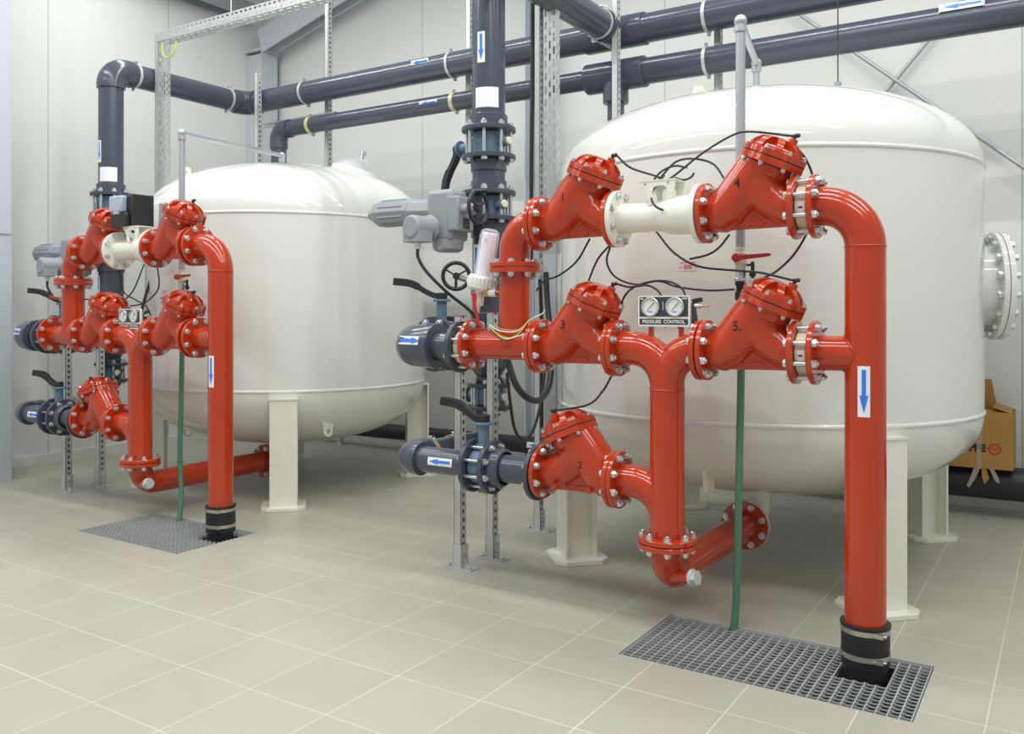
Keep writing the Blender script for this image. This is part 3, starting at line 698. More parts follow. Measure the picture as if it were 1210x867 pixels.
        for k in range(1, ny):
            yy = y0 + (y1 - y0) * k / ny
            for xa, xb in ([(x0, hx0), (hx1, x1)] if hy0 < yy < hy1 and hx0 < x1 and hx1 > x0 else [(x0, x1)]):
                xa, xb = max(xa, x0), min(xb, x1)
                if xb - xa < .01: continue
                nn = max(2, round((xb - xa) / .0109)); poly = [(xa, -.011), (xb, -.011)] + [(xb - (xb - xa) * i / nn, -.002 - .003 * (i % 4 in (1, 2))) for i in range(nn + 1)]
                g2.prism(poly, (0, yy, T_), X, Z, -.002, .002)
        part('bearing_bars', g, 'galv', gt); part('cross_bars', g2, 'grate', gt)
    # steel edge of the opening
    e = .016; g = G()
    for cx, cy, sx, sy in ((a + e / 2 - .005, (c + d) / 2, e, d - c), (b_ - e / 2 + .005, (c + d) / 2, e, d - c), ((a + b_) / 2, c + e / 2 - .005, b_ - a, e), ((a + b_) / 2, d - e / 2 + .005, b_ - a, e)): g.box((cx, cy, -.034), (sx, sy, .012))
    for cx, cy, sx, sy in ((a, (c + d) / 2, .004, d - c), (b_, (c + d) / 2, .004, d - c), ((a + b_) / 2, c, b_ - a, .004), ((a + b_) / 2, d, b_ - a, .004)): g.box((cx, cy, -.018), (sx, sy, .037))
    solo('grating_frame', g, 'galv', ((a + b_) / 2, (c + d) / 2, -.04), 'thin steel edge frame around the %s floor grating' % side, 'frame', 'grating frames')
DX = -4.19
unit('right', 0); unit('left', DX)
# ---------------------------------------------------------------- grey PVC pipework
def lever(parent, o, a, d, L, name='lever', m='black', droop=.25):
    """Black hand lever on a stem top o (stem direction a) reaching out along d."""
    o = V(o); a = V(a).normalized(); d = V(d).normalized(); s = a.cross(d).normalized()
    mid = [o, o + d * .05 + a * .004, o + d * L * .35 + a * .03, o + d * L * .62 + a * .075, o + d * L + a * .09]
    pts = smooth(mid, 5); g = G()
    def sect(p, t, h, w):
        n = s.cross(t).normalized(); return [p + s * (i * w / 2) + n * (j * h / 2) for i, j in ((-1, -1), (1, -1), (1, 1), (-1, 1))]
    vs = []; n = len(pts)
    for i, p in enumerate(pts):
        t = (pts[min(i + 1, n - 1)] - pts[max(i - 1, 0)]).normalized(); q = i / (n - 1)
        vs += sect(p, t, .034 + .012 * (q > .6), .056 - .02 * q)
    fs = [[3, 2, 1, 0], [4 * n - 4, 4 * n - 3, 4 * n - 2, 4 * n - 1]]
    for i in range(n - 1):
        for k in range(4): fs.append([4 * i + k, 4 * i + (k + 1) % 4, 4 * i + 4 + (k + 1) % 4, 4 * i + 4 + k])
    g.add(vs, fs); g.cyl(o - a * .02, o + a * .02, .036, 20, .004)
    h = part(name, g, m, parent, bevel=.004)
    return h
def butterfly(c, a, half, R, rb, stem, label, group='butterfly valves', lev=None, n=8, cat='valve', neck=.19):
    c = V(c); a = V(a).normalized(); stem = V(stem).normalized()
    t = thing('butterfly_valve', c, label, cat, group); tk = .028
    part('body', G().cyl(c - a * (half - .004), c + a * (half - .004), rb, 40, .006), 'blue', t, 'blue grey cast body')
    for s in (-1, 1):
        o = c + a * s * half
        f = part('flange', G().ring(o, o + a * s * tk, R, rb * .6, 56, .003), 'pvcd', t)
        u, w, _ = frame(a)
        for k in range(n):
            th = 2 * PI * (k + .5) / n; q = (u * math.cos(th) + w * math.sin(th)) * (R - .032); place((BIGB if s > 0 else BIGH) if R > .16 else (BOLT if s > 0 else HEAD), 'bolt', t, o + a * s * tk + q, aim(a * s, random.random()))
    for k in range(n):
        th = 2 * PI * (k + .5) / n; q = (u * math.cos(th) + w * math.sin(th)) * (R - .032)
        part('stud', G().cyl(c - a * half + q, c + a * half + q, .0115 if R > .16 else .0095, 10), 'zinc', t)
    top = c + stem * (rb + neck - .06)
    part('neck', G().cyl(c + stem * (rb - .01), top, .032, 20).cyl(top - stem * .0, top + stem * .016, .055, 24, .003).cyl(c + stem * (rb - .01), c + stem * (rb + .025), .042, 20), 'blue', t)
    part('end_boss', G().cyl(c - stem * (rb - .01), c - stem * (R - .005), .032, 20), 'blue', t)
    part('boss_cap', G().cyl(c - stem * (R - .005), c - stem * (R + .012), .024, 16, .003), 'ring', t)
    if lev: lever(t, top + stem * .036, stem, lev[0], lev[1])
    return t
def clamp(c, a, r, up, label, yellow=False, arm=None):
    """Two-part pipe clamp; up gives the side of its upper bolt lug."""
    c = V(c); a = V(a).normalized(); up = V(up); up = (up - a * up.dot(a)).normalized(); sd = a.cross(up)
    t = thing('pipe_clamp', c, label, 'clamp', 'pipe clamps')
    part('band', G().ring(c - a * .013, c + a * .013, r + .007, r + .0015, 40), 'galv', t)
    if yellow:
        part('rubber_lining', G().ring(c - a * .022, c + a * .022, r + .0055, r + .001, 40), 'yellow', t, 'yellow lining')
    for s in (-1, 1):
        q = c + up * s * (r + .018)
        g = G().box(q, (.03, .03, .03)); 
        g = G(); 
        for k in (-1, 1): g.bar(q + sd * (k * .006) - up * .014 * 1, q + sd * (k * .006) + up * .014, .022, .003)
        g.cyl(q - sd * .028, q + sd * .03, .005, 8); g.cyl(q + sd * .01, q + sd * .018, .01, 6); g.cyl(q - sd * .018, q - sd * .01, .01, 6)
        part('lug_bolt', g, 'zinc', t)
    if arm: part('arm', G().cyl(c + (V(arm) - c).normalized() * (r + .006), arm, .006, 10), 'zinc', t)
    return t
def strut(x, y, z0, z1, label, foot=True, w=.05, d=.055, cap=None, group='support struts', pitch=.05, face=1, kids=True):
    """Slotted channel with real holes on the +X side."""
    t = thing('slotted_strut', (x, y, z0), label, 'strut', group)
    g = G(); h = z1 - z0; th = .003; zc = (z0 + z1) / 2
    g.box((x, y - d / 2 + th / 2, zc), (w, th, h)); g.box((x - w / 2 + th / 2, y, zc), (th, d, h)); g.box((x, y + d / 2 - th / 2, zc), (w, th, h))
    xs = x + w / 2 - th / 2
    g.box((xs, y - d / 2 + d * .16, zc), (th, d * .32, h)); g.box((xs, y + d / 2 - d * .16, zc), (th, d * .32, h))
    n = int(h / pitch)
    for k in range(n + 1):
        zz = z0 + (k + .5) * h / (n + 1); g.box((xs, y, zz), (th, d * .38, h / (n + 1) * .52))
    part('channel', g, 'galv', t)
    if cap: part('end_cap', G().box((x, y, z1 + .003), (w + .003, d + .003, .006)), 'handle', t, 'red plastic end cap')
    if foot:
        g = G(); g.box((x + .01, y, z0 + .004), (.2, .1, .008), Matrix.Rotation(-.0, 3, 'Z'))
        g.box((x - w / 2 - .004, y, z0 + .075), (.006, d + .02, .14)); g.box((x, y - d / 2 - .004, z0 + .075), (w + .014, .006, .14)); g.box((x + w / 2 + .004, y, z0 + .075), (.006, d + .02, .14))
        g.prism([(.0, .008), (.055, .008), (.0, .06)], (x + w / 2 + .005, y - .003, z0), X, Z, 0, .006)
        f = part('foot_bracket', g, 'galv', t)
        for zz in (.05, .105): place(HEAD, 'bolt', t, (x + w / 2 + .007, y, z0 + zz), aim(X))
        for s in (-1, 1): place(HEAD, 'anchor_bolt', t, (x + .01 + s * .078, y - .02, z0 + .008), aim(Z))
    return t
def pipe(name, path, r, label, m='pvc', cat='pipe', group=None, seg=36, loc=None):
    t = thing(name, loc or path[0], label, cat, group); part('pipe', G().sweep(path, r, seg), m, t, ang=60); return t
def collar(p, c0, c1, r, m='pvc', name='collar', ri=None):
    part(name, G().cyl(c0, c1, r, 40, .004), m, p)

RX, RY = -3.225, 4.74
def cast_sticker(parent, target, c, u, d, L, w):
    """Arrow sticker pressed onto a curved part along direction d."""
    bv = BVHTree.FromPolygons([v.co + ORG[parent] for v in target.data.vertices], [list(p.vertices) for p in target.data.polygons])
    u = u.normalized(); d = d.normalized(); vv = Z
    def put(name, cells, off, m, par, label=None):
        g = G()
        for q in cells:
            ps = []
            for a, b in q:
                o = c + u * a + vv * b; h = bv.ray_cast(o, d); ps.append((h[0] if h[0] else o + d * .2) - d * off)
            g.add(ps, [list(range(len(ps)))])
        return part(name, g, m, par, label, ang=60)
    n = 10
    s = put('arrow_sticker', [[(-L / 2 + L * i / n, -w / 2), (-L / 2 + L * (i + 1) / n, -w / 2), (-L / 2 + L * (i + 1) / n, w / 2), (-L / 2 + L * i / n, w / 2)] for i in range(n)], .003, 'paper', parent, 'white sticker with a blue flow arrow')
    cells = [[(L * (-.43 + .51 * i / 6), -w * .17), (L * (-.43 + .51 * (i + 1) / 6), -w * .17), (L * (-.43 + .51 * (i + 1) / 6), w * .17), (L * (-.43 + .51 * i / 6), w * .17)] for i in range(6)]
    for i in range(4):
        a0, a1 = .36 * w * (1 - i / 4), .36 * w * (1 - (i + 1) / 4); v0, v1 = L * (.08 + .34 * i / 4), L * (.08 + .34 * (i + 1) / 4); cells.append([(v0, -a0), (v1, -a1), (v1, a1), (v0, a0)])
    put('arrow', cells, .0055, 'arrow', s)
def pvc(side, dx):
    R = side == 'right'; y = MY; dz = 0 if R else -.12; rx = RX + dx; lab = 'of the %s grey riser' % side
    zA, zB, zC, zm, zl = 2.645 + dz, 2.235 + dz, .99, 1.345, .69
    rp = .1085
    # middle inlet: flange, reducer piece, big elbow
    t = thing('inlet_elbow', (rx, y, zm), 'large grey elbow with a blue arrow sticker, left end of the %s manifold' % side, 'pipe elbow', 'grey inlet elbows')
    fx = -2.818 + dx
    part('stub_pipe', G().cyl((fx - .085, y, zm), (-3.09 + dx, y, zm), .08, 40), 'pvc', t)
    ex = rx - .075; el = fillet([(-3.07 + dx, y, zm), (ex, y, zm), (ex, y + .27, zm)], .17, 14)
    eb = part('elbow', G().sweep(el, .122, 44), 'pvc', t, ang=60)
    part('socket_rim', G().ring((-3.10 + dx, y, zm), (-3.05 + dx, y, zm), .13, .085, 44, .004).cyl((-3.066 + dx, y, zm), (-3.06 + dx, y, zm), .11, 40), 'pvc', t)
    f = part('flange', G().ring((fx - .06, y, zm), (fx - .088, y, zm), .145, .075, 56, .003), 'pvcd', t)
    part('seal_ring', G().cyl((fx - .003, y, zm), (fx - .058, y, zm), .1, 40, .004), 'ring', t, 'ivory ring')
    for k in range(8):
        th = 2 * PI * (k + .5) / 8; q = V((0, math.cos(th) * .118, math.sin(th) * .118))
        part('stud', G().cyl(V((fx - .003, y, zm)) + q, V((fx - .06, y, zm)) + q, .0095, 10), 'zinc', t); place(HEAD, 'bolt', t, V((fx - .088, y, zm)) + q, aim(-X))
    cast_sticker(t, eb, V((rx + .14, y - .33, zm + .035)), V((.93, .37, 0)), V((-.37, .93, 0)), .17, .048)
    # butterfly valve behind the elbow and the cross piece to the riser
    butterfly((ex, y + .36, zm), Y, .06, .17, .12, Z, 'butterfly valve with a black lever behind the large elbow %s' % lab, lev=((-.82, -.57, 0), .3), neck=.2)
    c = thing('grey_tee', (rx, RY, zm), 'dark grey tee joining the inlet to the foot %s' % lab, 'pipe tee', 'grey tees')
    part('pipe', G().cyl((ex, y + .452, zm), (ex, RY - .02, zm), .1, 40).cyl((rx, RY, zm - .17), (rx, RY, zm + .19), .122, 40, .004).lathe([(0, -.22), (.085, -.22), (.122, -.16)], (rx, RY, zm), Z, 40), 'pvc', c)
    # riser between the valves
    m1 = thing('riser_pipe', (rx, RY, zm + .2), 'dark grey vertical pipe between the tee and the motor valve %s' % lab, 'pipe', 'riser pieces')
    part('pipe', G().cyl((rx, RY, zm + .192), (rx, RY, zB - .1), rp, 40), 'pvc', m1); collar(m1, (rx, RY, zB - .21), (rx, RY, zB - .1), .119)
    arrow_sticker(m1, (rx, RY, 1.83 if R else 1.79), -Z, rp, .3 if R else .16, .06 if R else .05, (-.25, -1, 0))
    m2 = thing('riser_pipe', (rx, RY, zB + .1), 'short dark grey vertical pipe between the two upper valves %s' % lab, 'pipe', 'riser pieces')
    part('pipe', G().cyl((rx, RY, zB + .1), (rx, RY, zA - .107), rp, 40), 'pvc', m2); collar(m2, (rx, RY, zB + .1), (rx, RY, zB + .165), .119); collar(m2, (rx, RY, zA - .185), (rx, RY, zA - .107), .119)
    butterfly((rx, RY, zA), Z, .076, .178, .106, (-.985, .17, 0), 'blue grey butterfly valve with a lever hanging down, topmost valve %s' % lab, lev=((-.1, -.05, -1), .3) if R else ((-.1, .05, -1), .3), neck=.21)
    mv = butterfly((rx, RY, zB), Z, .07, .178, .106, (-.93, .37, 0), 'blue grey motor driven butterfly valve, second valve from the top %s' % lab, neck=.16)
    m3 = thing('riser_pipe', (rx, RY, zA + .11), ('wide grey pipe with a down arrow and white sheet, top of the right riser' if R else 'grey vertical pipe with a white sheet bending to the corner, top of the left riser'), 'pipe', 'riser pieces')
    zt = 6.2 if R else 3.76
    if R: part('pipe', G().cyl((rx, RY, zA + .106), (rx, RY, zt), rp, 48), 'pvc', m3)
    else:
        part('pipe', G().cyl((rx, RY, zA + .106), (rx, RY, zt - .12), rp, 44), 'pvc', m3)
        part('elbow', G().sweep(fillet([(rx, RY, zt - .17), (rx, RY, zt), (rx, RY + .19, zt)], .14, 14), .124, 44), 'pvc', m3, ang=60)
        part('pipe', G().cyl((rx, RY + .17, zt), (rx, 6.15, zt), rp, 44), 'pvc', m3)
    collar(m3, (rx, RY, zA + .106), (rx, RY, zA + .185), .125)
    arrow_sticker(m3, (rx, RY, 3.255 if R else 3.0), -Z, rp, .2, .055, (.12, -1, 0) if R else (-.1, -1, 0))
    wrap('white_sheet', rect_cells(-.095, .07, -.065, .065, 8), (rx, RY, 2.93 if R else 2.79), Z, V((3, -4.6, 0)) if R else V((6.3, -5.5, 0)), rp + .0015, 'paper', m3, 'white paper sheet')
    # lower part of the riser with a smaller valve
    lo = thing('riser_pipe', (rx, RY, zl), 'thin dark grey vertical pipe below the tee %s' % lab, 'pipe', 'riser pieces')
    part('pipe', G().cyl((rx, RY, zC + .09), (rx, RY, zm - .222), .078, 36), 'pvcd', lo); collar(lo, (rx, RY, zC + .09), (rx, RY, zC + .13), .088)
    butterfly((rx, RY, zC), Z, .06, .143, .085, V((-.97, .2, 0)), 'small blue grey butterfly valve low %s' % lab, neck=.15)
    # lower line
    q = thing('lower_pipe', (rx, y, zl), 'grey pipe with an elbow and left arrow, lower left of the %s manifold' % side, 'pipe', 'lower grey pipes')
    bx = -2.735 + dx
    part('pipe', G().cyl((bx - .1, y, zl), (rx + .04, y, zl), .074, 40), 'pvc', q)
    part('elbow', G().sweep(fillet([(rx + .06, y, zl), (rx - .055, y, zl), (rx - .055, y + .17, zl)], .105, 14), .096, 40), 'pvc', q, ang=60)
    part('pipe', G().sweep(fillet([(rx - .055, y + .15, zl), (rx - .055, RY - .25, zl), (rx - .01, RY, zl), (rx - .01, RY, zC - .092)], [.2, .1], 10), .0735, 36), 'pvc', q, ang=60)
    collar(q, (rx - .01, RY, zC - .13), (rx - .01, RY, zC - .09), .088)
    arrow_sticker(q, (rx + .24, y, zl), -X, .074, .17, .046, (.1, -1, .12))
    butterfly((bx, y, zl), X, .05, .147, .098, Z, 'blue grey butterfly valve with a black lever in the lower line of the %s manifold' % side, lev=((-.95, -.3, 0), .25), neck=.19)
    s = thing('flange_spool', (-2.5 + dx, y, zl), 'short grey flanged pipe between the lower lever valve and the lowest red valve, %s manifold' % side, 'pipe', 'grey spool pieces')
    xv = -2.14 - VH + dx
    part('pipe', G().cyl((bx + .085, y, zl), (xv - .03, y, zl), .076, 40).lathe([(0, 0), (.105, 0), (.105, .05), (.098, .06), (.09, .064)], (bx + .082, y, zl), X, 40), 'pvc', s)
    part('flange', G().ring((xv - .008, y, zl), (xv - .034, y, zl), .147, .07, 56, .003), 'pvcd', s)
    for k in range(8):
        th = 2 * PI * (k + .5) / 8; place(HEAD, 'bolt', s, (xv - .034, y + math.cos(th) * .118, zl + math.sin(th) * .118), aim(-X))
    for i, yy in enumerate((y + .21, y + .44)):
        clamp((rx - .055, yy, zl), Y, .0735, (.3, 0, 1), 'yellow lined clamp on the lower grey pipe going back, %s one of the %s manifold' % (('first', 'second')[i], side), True)
    # struts
    strut(-3.10 + dx, 4.25, 0, 1.515, 'galvanised slotted strut on a foot plate, front one left of the %s manifold' % side, cap=R)
    strut(-3.055 + dx, 4.53, 0, 1.535, 'galvanised slotted strut on a foot plate, just behind the front strut, %s manifold' % side, cap=R)
    actuator(rx, zB, side)
def actuator(rx, z, side):
    k = z - 2.235; y = 4.5; ox = rx - RX
    P = lambda x, yy, zz: V((x + ox, yy, zz + k))
    t = thing('valve_actuator', P(-3.37, y, 2.12), 'grey electric valve actuator with motor and black handwheel on the %s riser' % side, 'actuator', 'valve actuators')
    g = G(); g.box(P(-3.38, y, 2.155), (.2, .2, .33)); part('gear_case', g, 'act', t, bevel=.03)
    part('gear_block', G().box(P(-3.265, y - .02, 2.16), (.09, .17, .22)), 'act', t, bevel=.012)
    part('gear_foot', G().lathe([(0, -.05), (.07, -.05), (.098, -.035), (.104, .03), (0, .03)], P(-3.37, y - .01, 1.975), Z, 10), 'act', t, bevel=.006)
    part('foot_screw', G().cyl(P(-3.36, y - .09, 1.945), P(-3.36, y - .115, 1.945), .015, 12), 'zinc', t)
    part('neck', G().cyl(P(-3.46, y, 2.19), P(-3.67, y, 2.20), .085, 8, .006), 'act', t, bevel=.008)
    mo = P(-3.65, y, 2.205); g = G().lathe([(0, 0), (.075, 0), (.086, .012), (.09, .03), (.092, .25), (.086, .31), (.06, .34), (0, .34)], mo, -X, 8)
    for q in range(16):
        th = 2 * PI * q / 16; d = V((0, math.cos(th), math.sin(th))); g.bar(mo - X * .05 + d * .086, mo - X * .26 + d * .088, .006, .012)
    part('motor', g, 'act', t, bevel=.004); part('motor_cap', G().cyl(mo - X * .335, mo - X * .385, .04, 8, .006), 'act', t)
    c = P(-3.42, y - .03, 2.07); d = V((-.12, -.99, 0)).normalized()
    part('terminal_box', G().cyl(c, c + d * .27, .075, 32, .012).cyl(c + d * .1, c + d * .112, .082, 32).prism([(-.072, -.095), (.072, -.095), (.072, 0), (-.072, 0)], c + d * .2, d.cross(Z), Z, -.06, .06), 'act', t, bevel=.005)
    part('cable_gland', G().cyl(c + d * .2 - Z * .094, c + d * .2 - Z * .135, .02, 12), 'white', t)
    part('name_plate', G().box(P(-3.219, y - .02, 2.1), (.003, .07, .07)), 'panel', t)
    wc = P(-3.1, 4.44, 2.19); w = part('handwheel', G().torus(wc, X, .1, .013, 40, 10), 'black', t)
    part('handwheel_shaft', G().cyl(P(-3.23, 4.44, 2.19), wc - X * .02, .03, 20), 'act', t)
    g = G().cyl(wc - X * .025, wc + X * .015, .024, 16)
    for q in range(3):
        th = 2 * PI * q / 3 - PI / 2; g.bar(wc, wc + V((0, math.cos(th), math.sin(th))) * .1, .016, .012)
    part('spokes', g, 'black', w); cr = wc + V((0, math.cos(1.9), math.sin(1.9))) * .1
    part('crank', G().cyl(cr - X * .03, cr + X * .09, .013, 12, .003), 'black', w)
    part('mount', G().box(P(-3.31, y + .12, 2.2), (.14, .12, .12)), 'act', t, bevel=.01)
    tz = c + d * .2 - Z * .13
    pts = [tz, tz - Z * .06 + X * .005, tz + V((.05, .03, -.15)), tz + V((.16, .1, -.28)), tz + V((.27, .2, -.4)), tz + V((.33, .3, -.55)), tz + V((.34, .36, -.75))]
    hose_end('actuator_cable', pts, .0105, 'tube', 'black cable drooping from the grey actuator of the %s riser' % side, 'cable', 'actuator cables')
pvc('right', 0); pvc('left', DX)

# overhead headers
HY = 6.3
def header():
    zu, zo, BX = 3.76, 3.425, -3.06; x0 = RX + DX
    t = thing('header_pipe', (x0, HY, zu), 'grey overhead pipe with left arrow, upper one of the two long headers', 'pipe', 'overhead headers')
    part('elbow', G().sweep(fillet([(x0, 6.15, zu), (x0, HY, zu), (x0 + .19, HY, zu)], .13, 12), .124, 40), 'pvc', t, ang=60)
    part('pipe', G().cyl((x0 + .16, HY, zu), (BX - .2, HY, zu), .1125, 44), 'pvc', t)
    part('tee', G().cyl((BX - .26, HY, zu), (BX + .26, HY, zu), .1275, 44, .004).cyl((BX, HY, zu), (BX, HY - .25, zu), .1275, 44, .004), 'pvc', t)
    part('pipe', G().cyl((BX + .24, HY, zu), (3.2, HY, zu), .1125, 44), 'pvc', t)
    arrow_sticker(t, at(505, 74, HY), -X, .1125, .2, .05, (3.2, -6.3, -1.2))
    b = thing('branch_pipe', (BX, HY - .24, zu), 'grey overhead branch pipe coming from the room to the tee of the upper header', 'pipe'); part('pipe', G().cyl((BX, HY - .24, zu), (BX, 4.3, zu), .1125, 44), 'pvc', b)
    l = thing('header_pipe', (-6.95, HY, zo), 'grey overhead pipe with a thinner left half, lower of the two long headers', 'pipe', 'overhead headers')
    x1 = -6.92
    part('elbow', G().sweep(fillet([(x1 + .17, HY, zo), (x1, HY, zo), (x1, HY, zo - .19)], .11, 12), .093, 36), 'pvc', l, ang=60)
    part('pipe', G().cyl((x1, HY + .0, zo - .17), (x1, HY, 2.82), .08, 36), 'pvc', l)
    xt = -3.06
    part('pipe', G().cyl((x1 + .14, HY, zo), (xt - .2, HY, zo), .08, 36), 'pvc', l)
    part('tee', G().cyl((xt - .25, HY, zo), (xt + .26, HY, zo), .122, 44, .005).cyl((xt, HY, zo), (xt, HY, zo - .22), .103, 40, .004), 'pvc', l)
    part('pipe', G().cyl((xt, HY, zo - .2), (xt, HY, 2.5), .068, 36), 'pvc', l)
    part('pipe', G().cyl((xt + .25, HY, zo), (3.2, HY, zo), .102, 44), 'pvc', l)
    arrow_sticker(l, at(512, 122, HY), -X, .08, .2, .05, (3.2, -6.3, -1.0)); arrow_sticker(l, at(1138, 17, HY), -X, .102, .26, .055, (.6, -6.3, 2.2))
    return zu, zo
zu, zo = header()
hc = lambda px, py, r, zz, lab, yl=False, arm=None: clamp((at(px, py, HY).x, HY, zz), X, r, (0, -.25, 1), lab, yl, arm)
hc(362, 110, .1125, zu, 'galvanised clamp on the upper header, nearest the corner'); hc(535, 75, .1125, zu, 'galvanised clamp on the upper header, left of the right riser')
hc(836, 12, .1125, zu, 'galvanised clamp on the upper header above the right tank'); hc(368, 150, .08, zo, 'yellow lined clamp on the lower header, nearest the corner', True)
hc(538, 120, .08, zo, 'yellow lined clamp on the lower header, left of the right riser', True); hc(836, 66, .102, zo, 'galvanised clamp on the lower header above the right tank')
clamp((RX + DX, 4.98, 3.76), Y, .1085, (.2, 0, 1), 'galvanised clamp beside the elbow of the left riser'); clamp((RX + DX, 6.05, 3.76), Y, .1085, (.2, 0, 1), 'galvanised clamp on the pipe along the left wall near the corner')
clamp((-3.06, 6.0, 3.76), Y, .1125, (.3, 0, 1), 'galvanised clamp on the branch pipe beside the upper tee')
def hang(px, y, z0, z1, label): x = at(px, 80, y).x; return strut(x, y, z0, z1, label, foot=False, group='hanging struts', pitch=.05)
hang(388, 6.46, 3.0, 6.2, 'slotted strut hanging from the roof behind the headers near the corner'); hang(555, 6.46, 2.9, 6.2, 'slotted strut hanging from the roof behind the right riser')
hang(849, 6.46, 3.0, 6.2, 'slotted strut hanging from the roof behind the clamps above the right tank')
hang(728, 6.1, 2.0, 6.2, 'slotted strut hanging from the roof in front of the tees beside the right tank')
strut(at(305, 90, 6.14).x, 6.14, 2.35, 4.0, 'short slotted strut in front of the header elbow in the corner', foot=False, group='hanging struts')
p0, p1 = at(312, 153, 6.44), at(397, 135, 6.44); g = G(); g.bar((p0.x, 6.44, 3.525), (p1.x, 6.44, 3.54), .04, .04)
t = thing('cross_strut', (p0.x, 6.44, 3.525), 'horizontal slotted strut behind the lower header in the corner', 'strut'); g = G(); L_ = p1.x - p0.x
for s in (-1, 1): g.box(((p0.x + p1.x) / 2, 6.42, 3.54 + s * .015), (L_, .003, .012))
for k in range(int(L_ / .05)): g.box((p0.x + .025 + k * .05, 6.42, 3.54), (.026, .003, .02))
g.box(((p0.x + p1.x) / 2, 6.44, 3.562), (L_, .04, .003)); g.box(((p0.x + p1.x) / 2, 6.44, 3.518), (L_, .04, .003)); g.box(((p0.x + p1.x) / 2, 6.459, 3.54), (L_, .003, .044)); part('channel', g, 'galv', t)

# floor pipes along the back wall
f = thing('floor_pipe', (-8, 7.5, .08), 'dark grey pipe with a left arrow lying along the back wall behind both tanks', 'pipe')
part('pipe', G().cyl((-8.2, 7.5, .2), (-1.9, 7.5, .2), .083, 36), 'black_pipe', f); arrow_sticker(f, (at(640, 516, 7.5).x, 7.5, .2), -X, .083, .25, .06, (3.5, -7.4, 1.2))
f2 = thing('floor_pipe', (1, 7.5, .13), 'thick black pipe lying along the back wall under the cardboard box', 'pipe'); part('pipe', G().cyl((-1.89, 7.5, .255), (3.2, 7.5, .255), .125, 40), 'black_pipe', f2)
for x, z, lab in ((-7.2, .115, 'small galvanised stand under the floor pipe behind the left tank'), (-4.2, .115, 'small galvanised stand under the floor pipe between the tanks'), (-.9, .13, 'small galvanised stand under the thick black floor pipe behind the right tank'), (.4, .13, 'small galvanised stand under the thick black floor pipe at the right')):
    t = thing('pipe_stand', (x, 7.5, 0), lab, 'stand', 'pipe stands'); part('foot_plate', G().box((x, 7.5, .004), (.14, .1, .008)), 'galv', t); part('saddle', G().box((x, 7.5, z / 2), (.05, .05, z - .008)), 'galv', t)
# ---------------------------------------------------------------- cable trays and boxes
def perforated(g, o, u, w, L, W, rows, pitch, slot, t=.003):
    """Sheet with real slots: u along L, w across W."""
    o = V(o); u = V(u).normalized(); w = V(w).normalized(); n = u.cross(w)
    def rect(a0, a1, b0, b1): g.prism([(a0, b0), (a1, b0), (a1, b1), (a0, b1)], o, u, w, -t / 2, t / 2)
    hw = W / rows * .42; cs = [W * (i + .5) / rows for i in range(rows)]
    edges = [0] + sum([[c - hw / 2, c + hw / 2] for c in cs], []) + [W]
    for i in range(0, len(edges), 2): rect(0, L, edges[i], edges[i + 1])
    m = int(L / pitch); p = L / m
    for i, c in enumerate(cs):
        off = (.5 if i % 2 else 0) * p
        for k in range(m + 1):
            a0 = max(0, k * p - off); a1 = min(L, a0 + p - slot)
            if a1 > a0: rect(a0, a1, c - hw / 2, c + hw / 2)
def tray(name, o, u, w, L, W, H, side, label, rows=3):
    t = thing(name, o, label, 'cable tray', 'cable trays'); o = V(o); u = V(u); w = V(w); side = V(side)
    g = G(); perforated(g, o, u, w, L, W, rows, .09, .055); part('tray_plate', g, 'galv', t)
    for q in (o, o + w * W):
        g = G(); perforated(g, q, u, side, L, H, 2, .06, .032); part('tray_side', g, 'galv', t)
    return t
tray('cable_tray', (-3.125, 5.28, 1.95), Z, X, 4.25, .1, .05, Y, 'vertical perforated galvanised cable tray behind the right red bend', 3)
strut(-3.17, 5.29, 0, 6.2, 'tall slotted strut on a foot plate carrying the vertical cable tray behind the right manifold', d=.05, w=.045)
strut(-7.28, 5.14, 0, 4.09, 'tall slotted strut beside the vertical cable tray at the left wall', d=.05, w=.045, foot=False)
tray('cable_tray', (-7.253, 5.13, 2.6), Z, X, 1.49, .095, .05, Y, 'vertical perforated galvanised cable tray beside the left tank', 3)
tray('cable_tray', (-7.31, 5.12, 4.095), X, Y, 5.4, .12, .09, Z, 'horizontal perforated galvanised cable tray overhead at the upper left', 2)
hose_end('earth_wire', [at(192, 53, 5.11), at(192, 62, 5.1), at(196, 68, 5.1), at(203, 66, 5.1), at(207, 58, 5.1), at(208.5, 49, 5.11)], .0065, 'yg', 'green and yellow earth wire looped at the corner of the overhead cable tray', 'wire')
solo('hanger_rod', G().cyl((-6.3, 5.18, 4.1), (-6.3, 5.18, 6.2), .005, 8), 'galv', (-6.3, 5.18, 4.1), 'thin threaded rod holding up the overhead cable tray', 'rod')
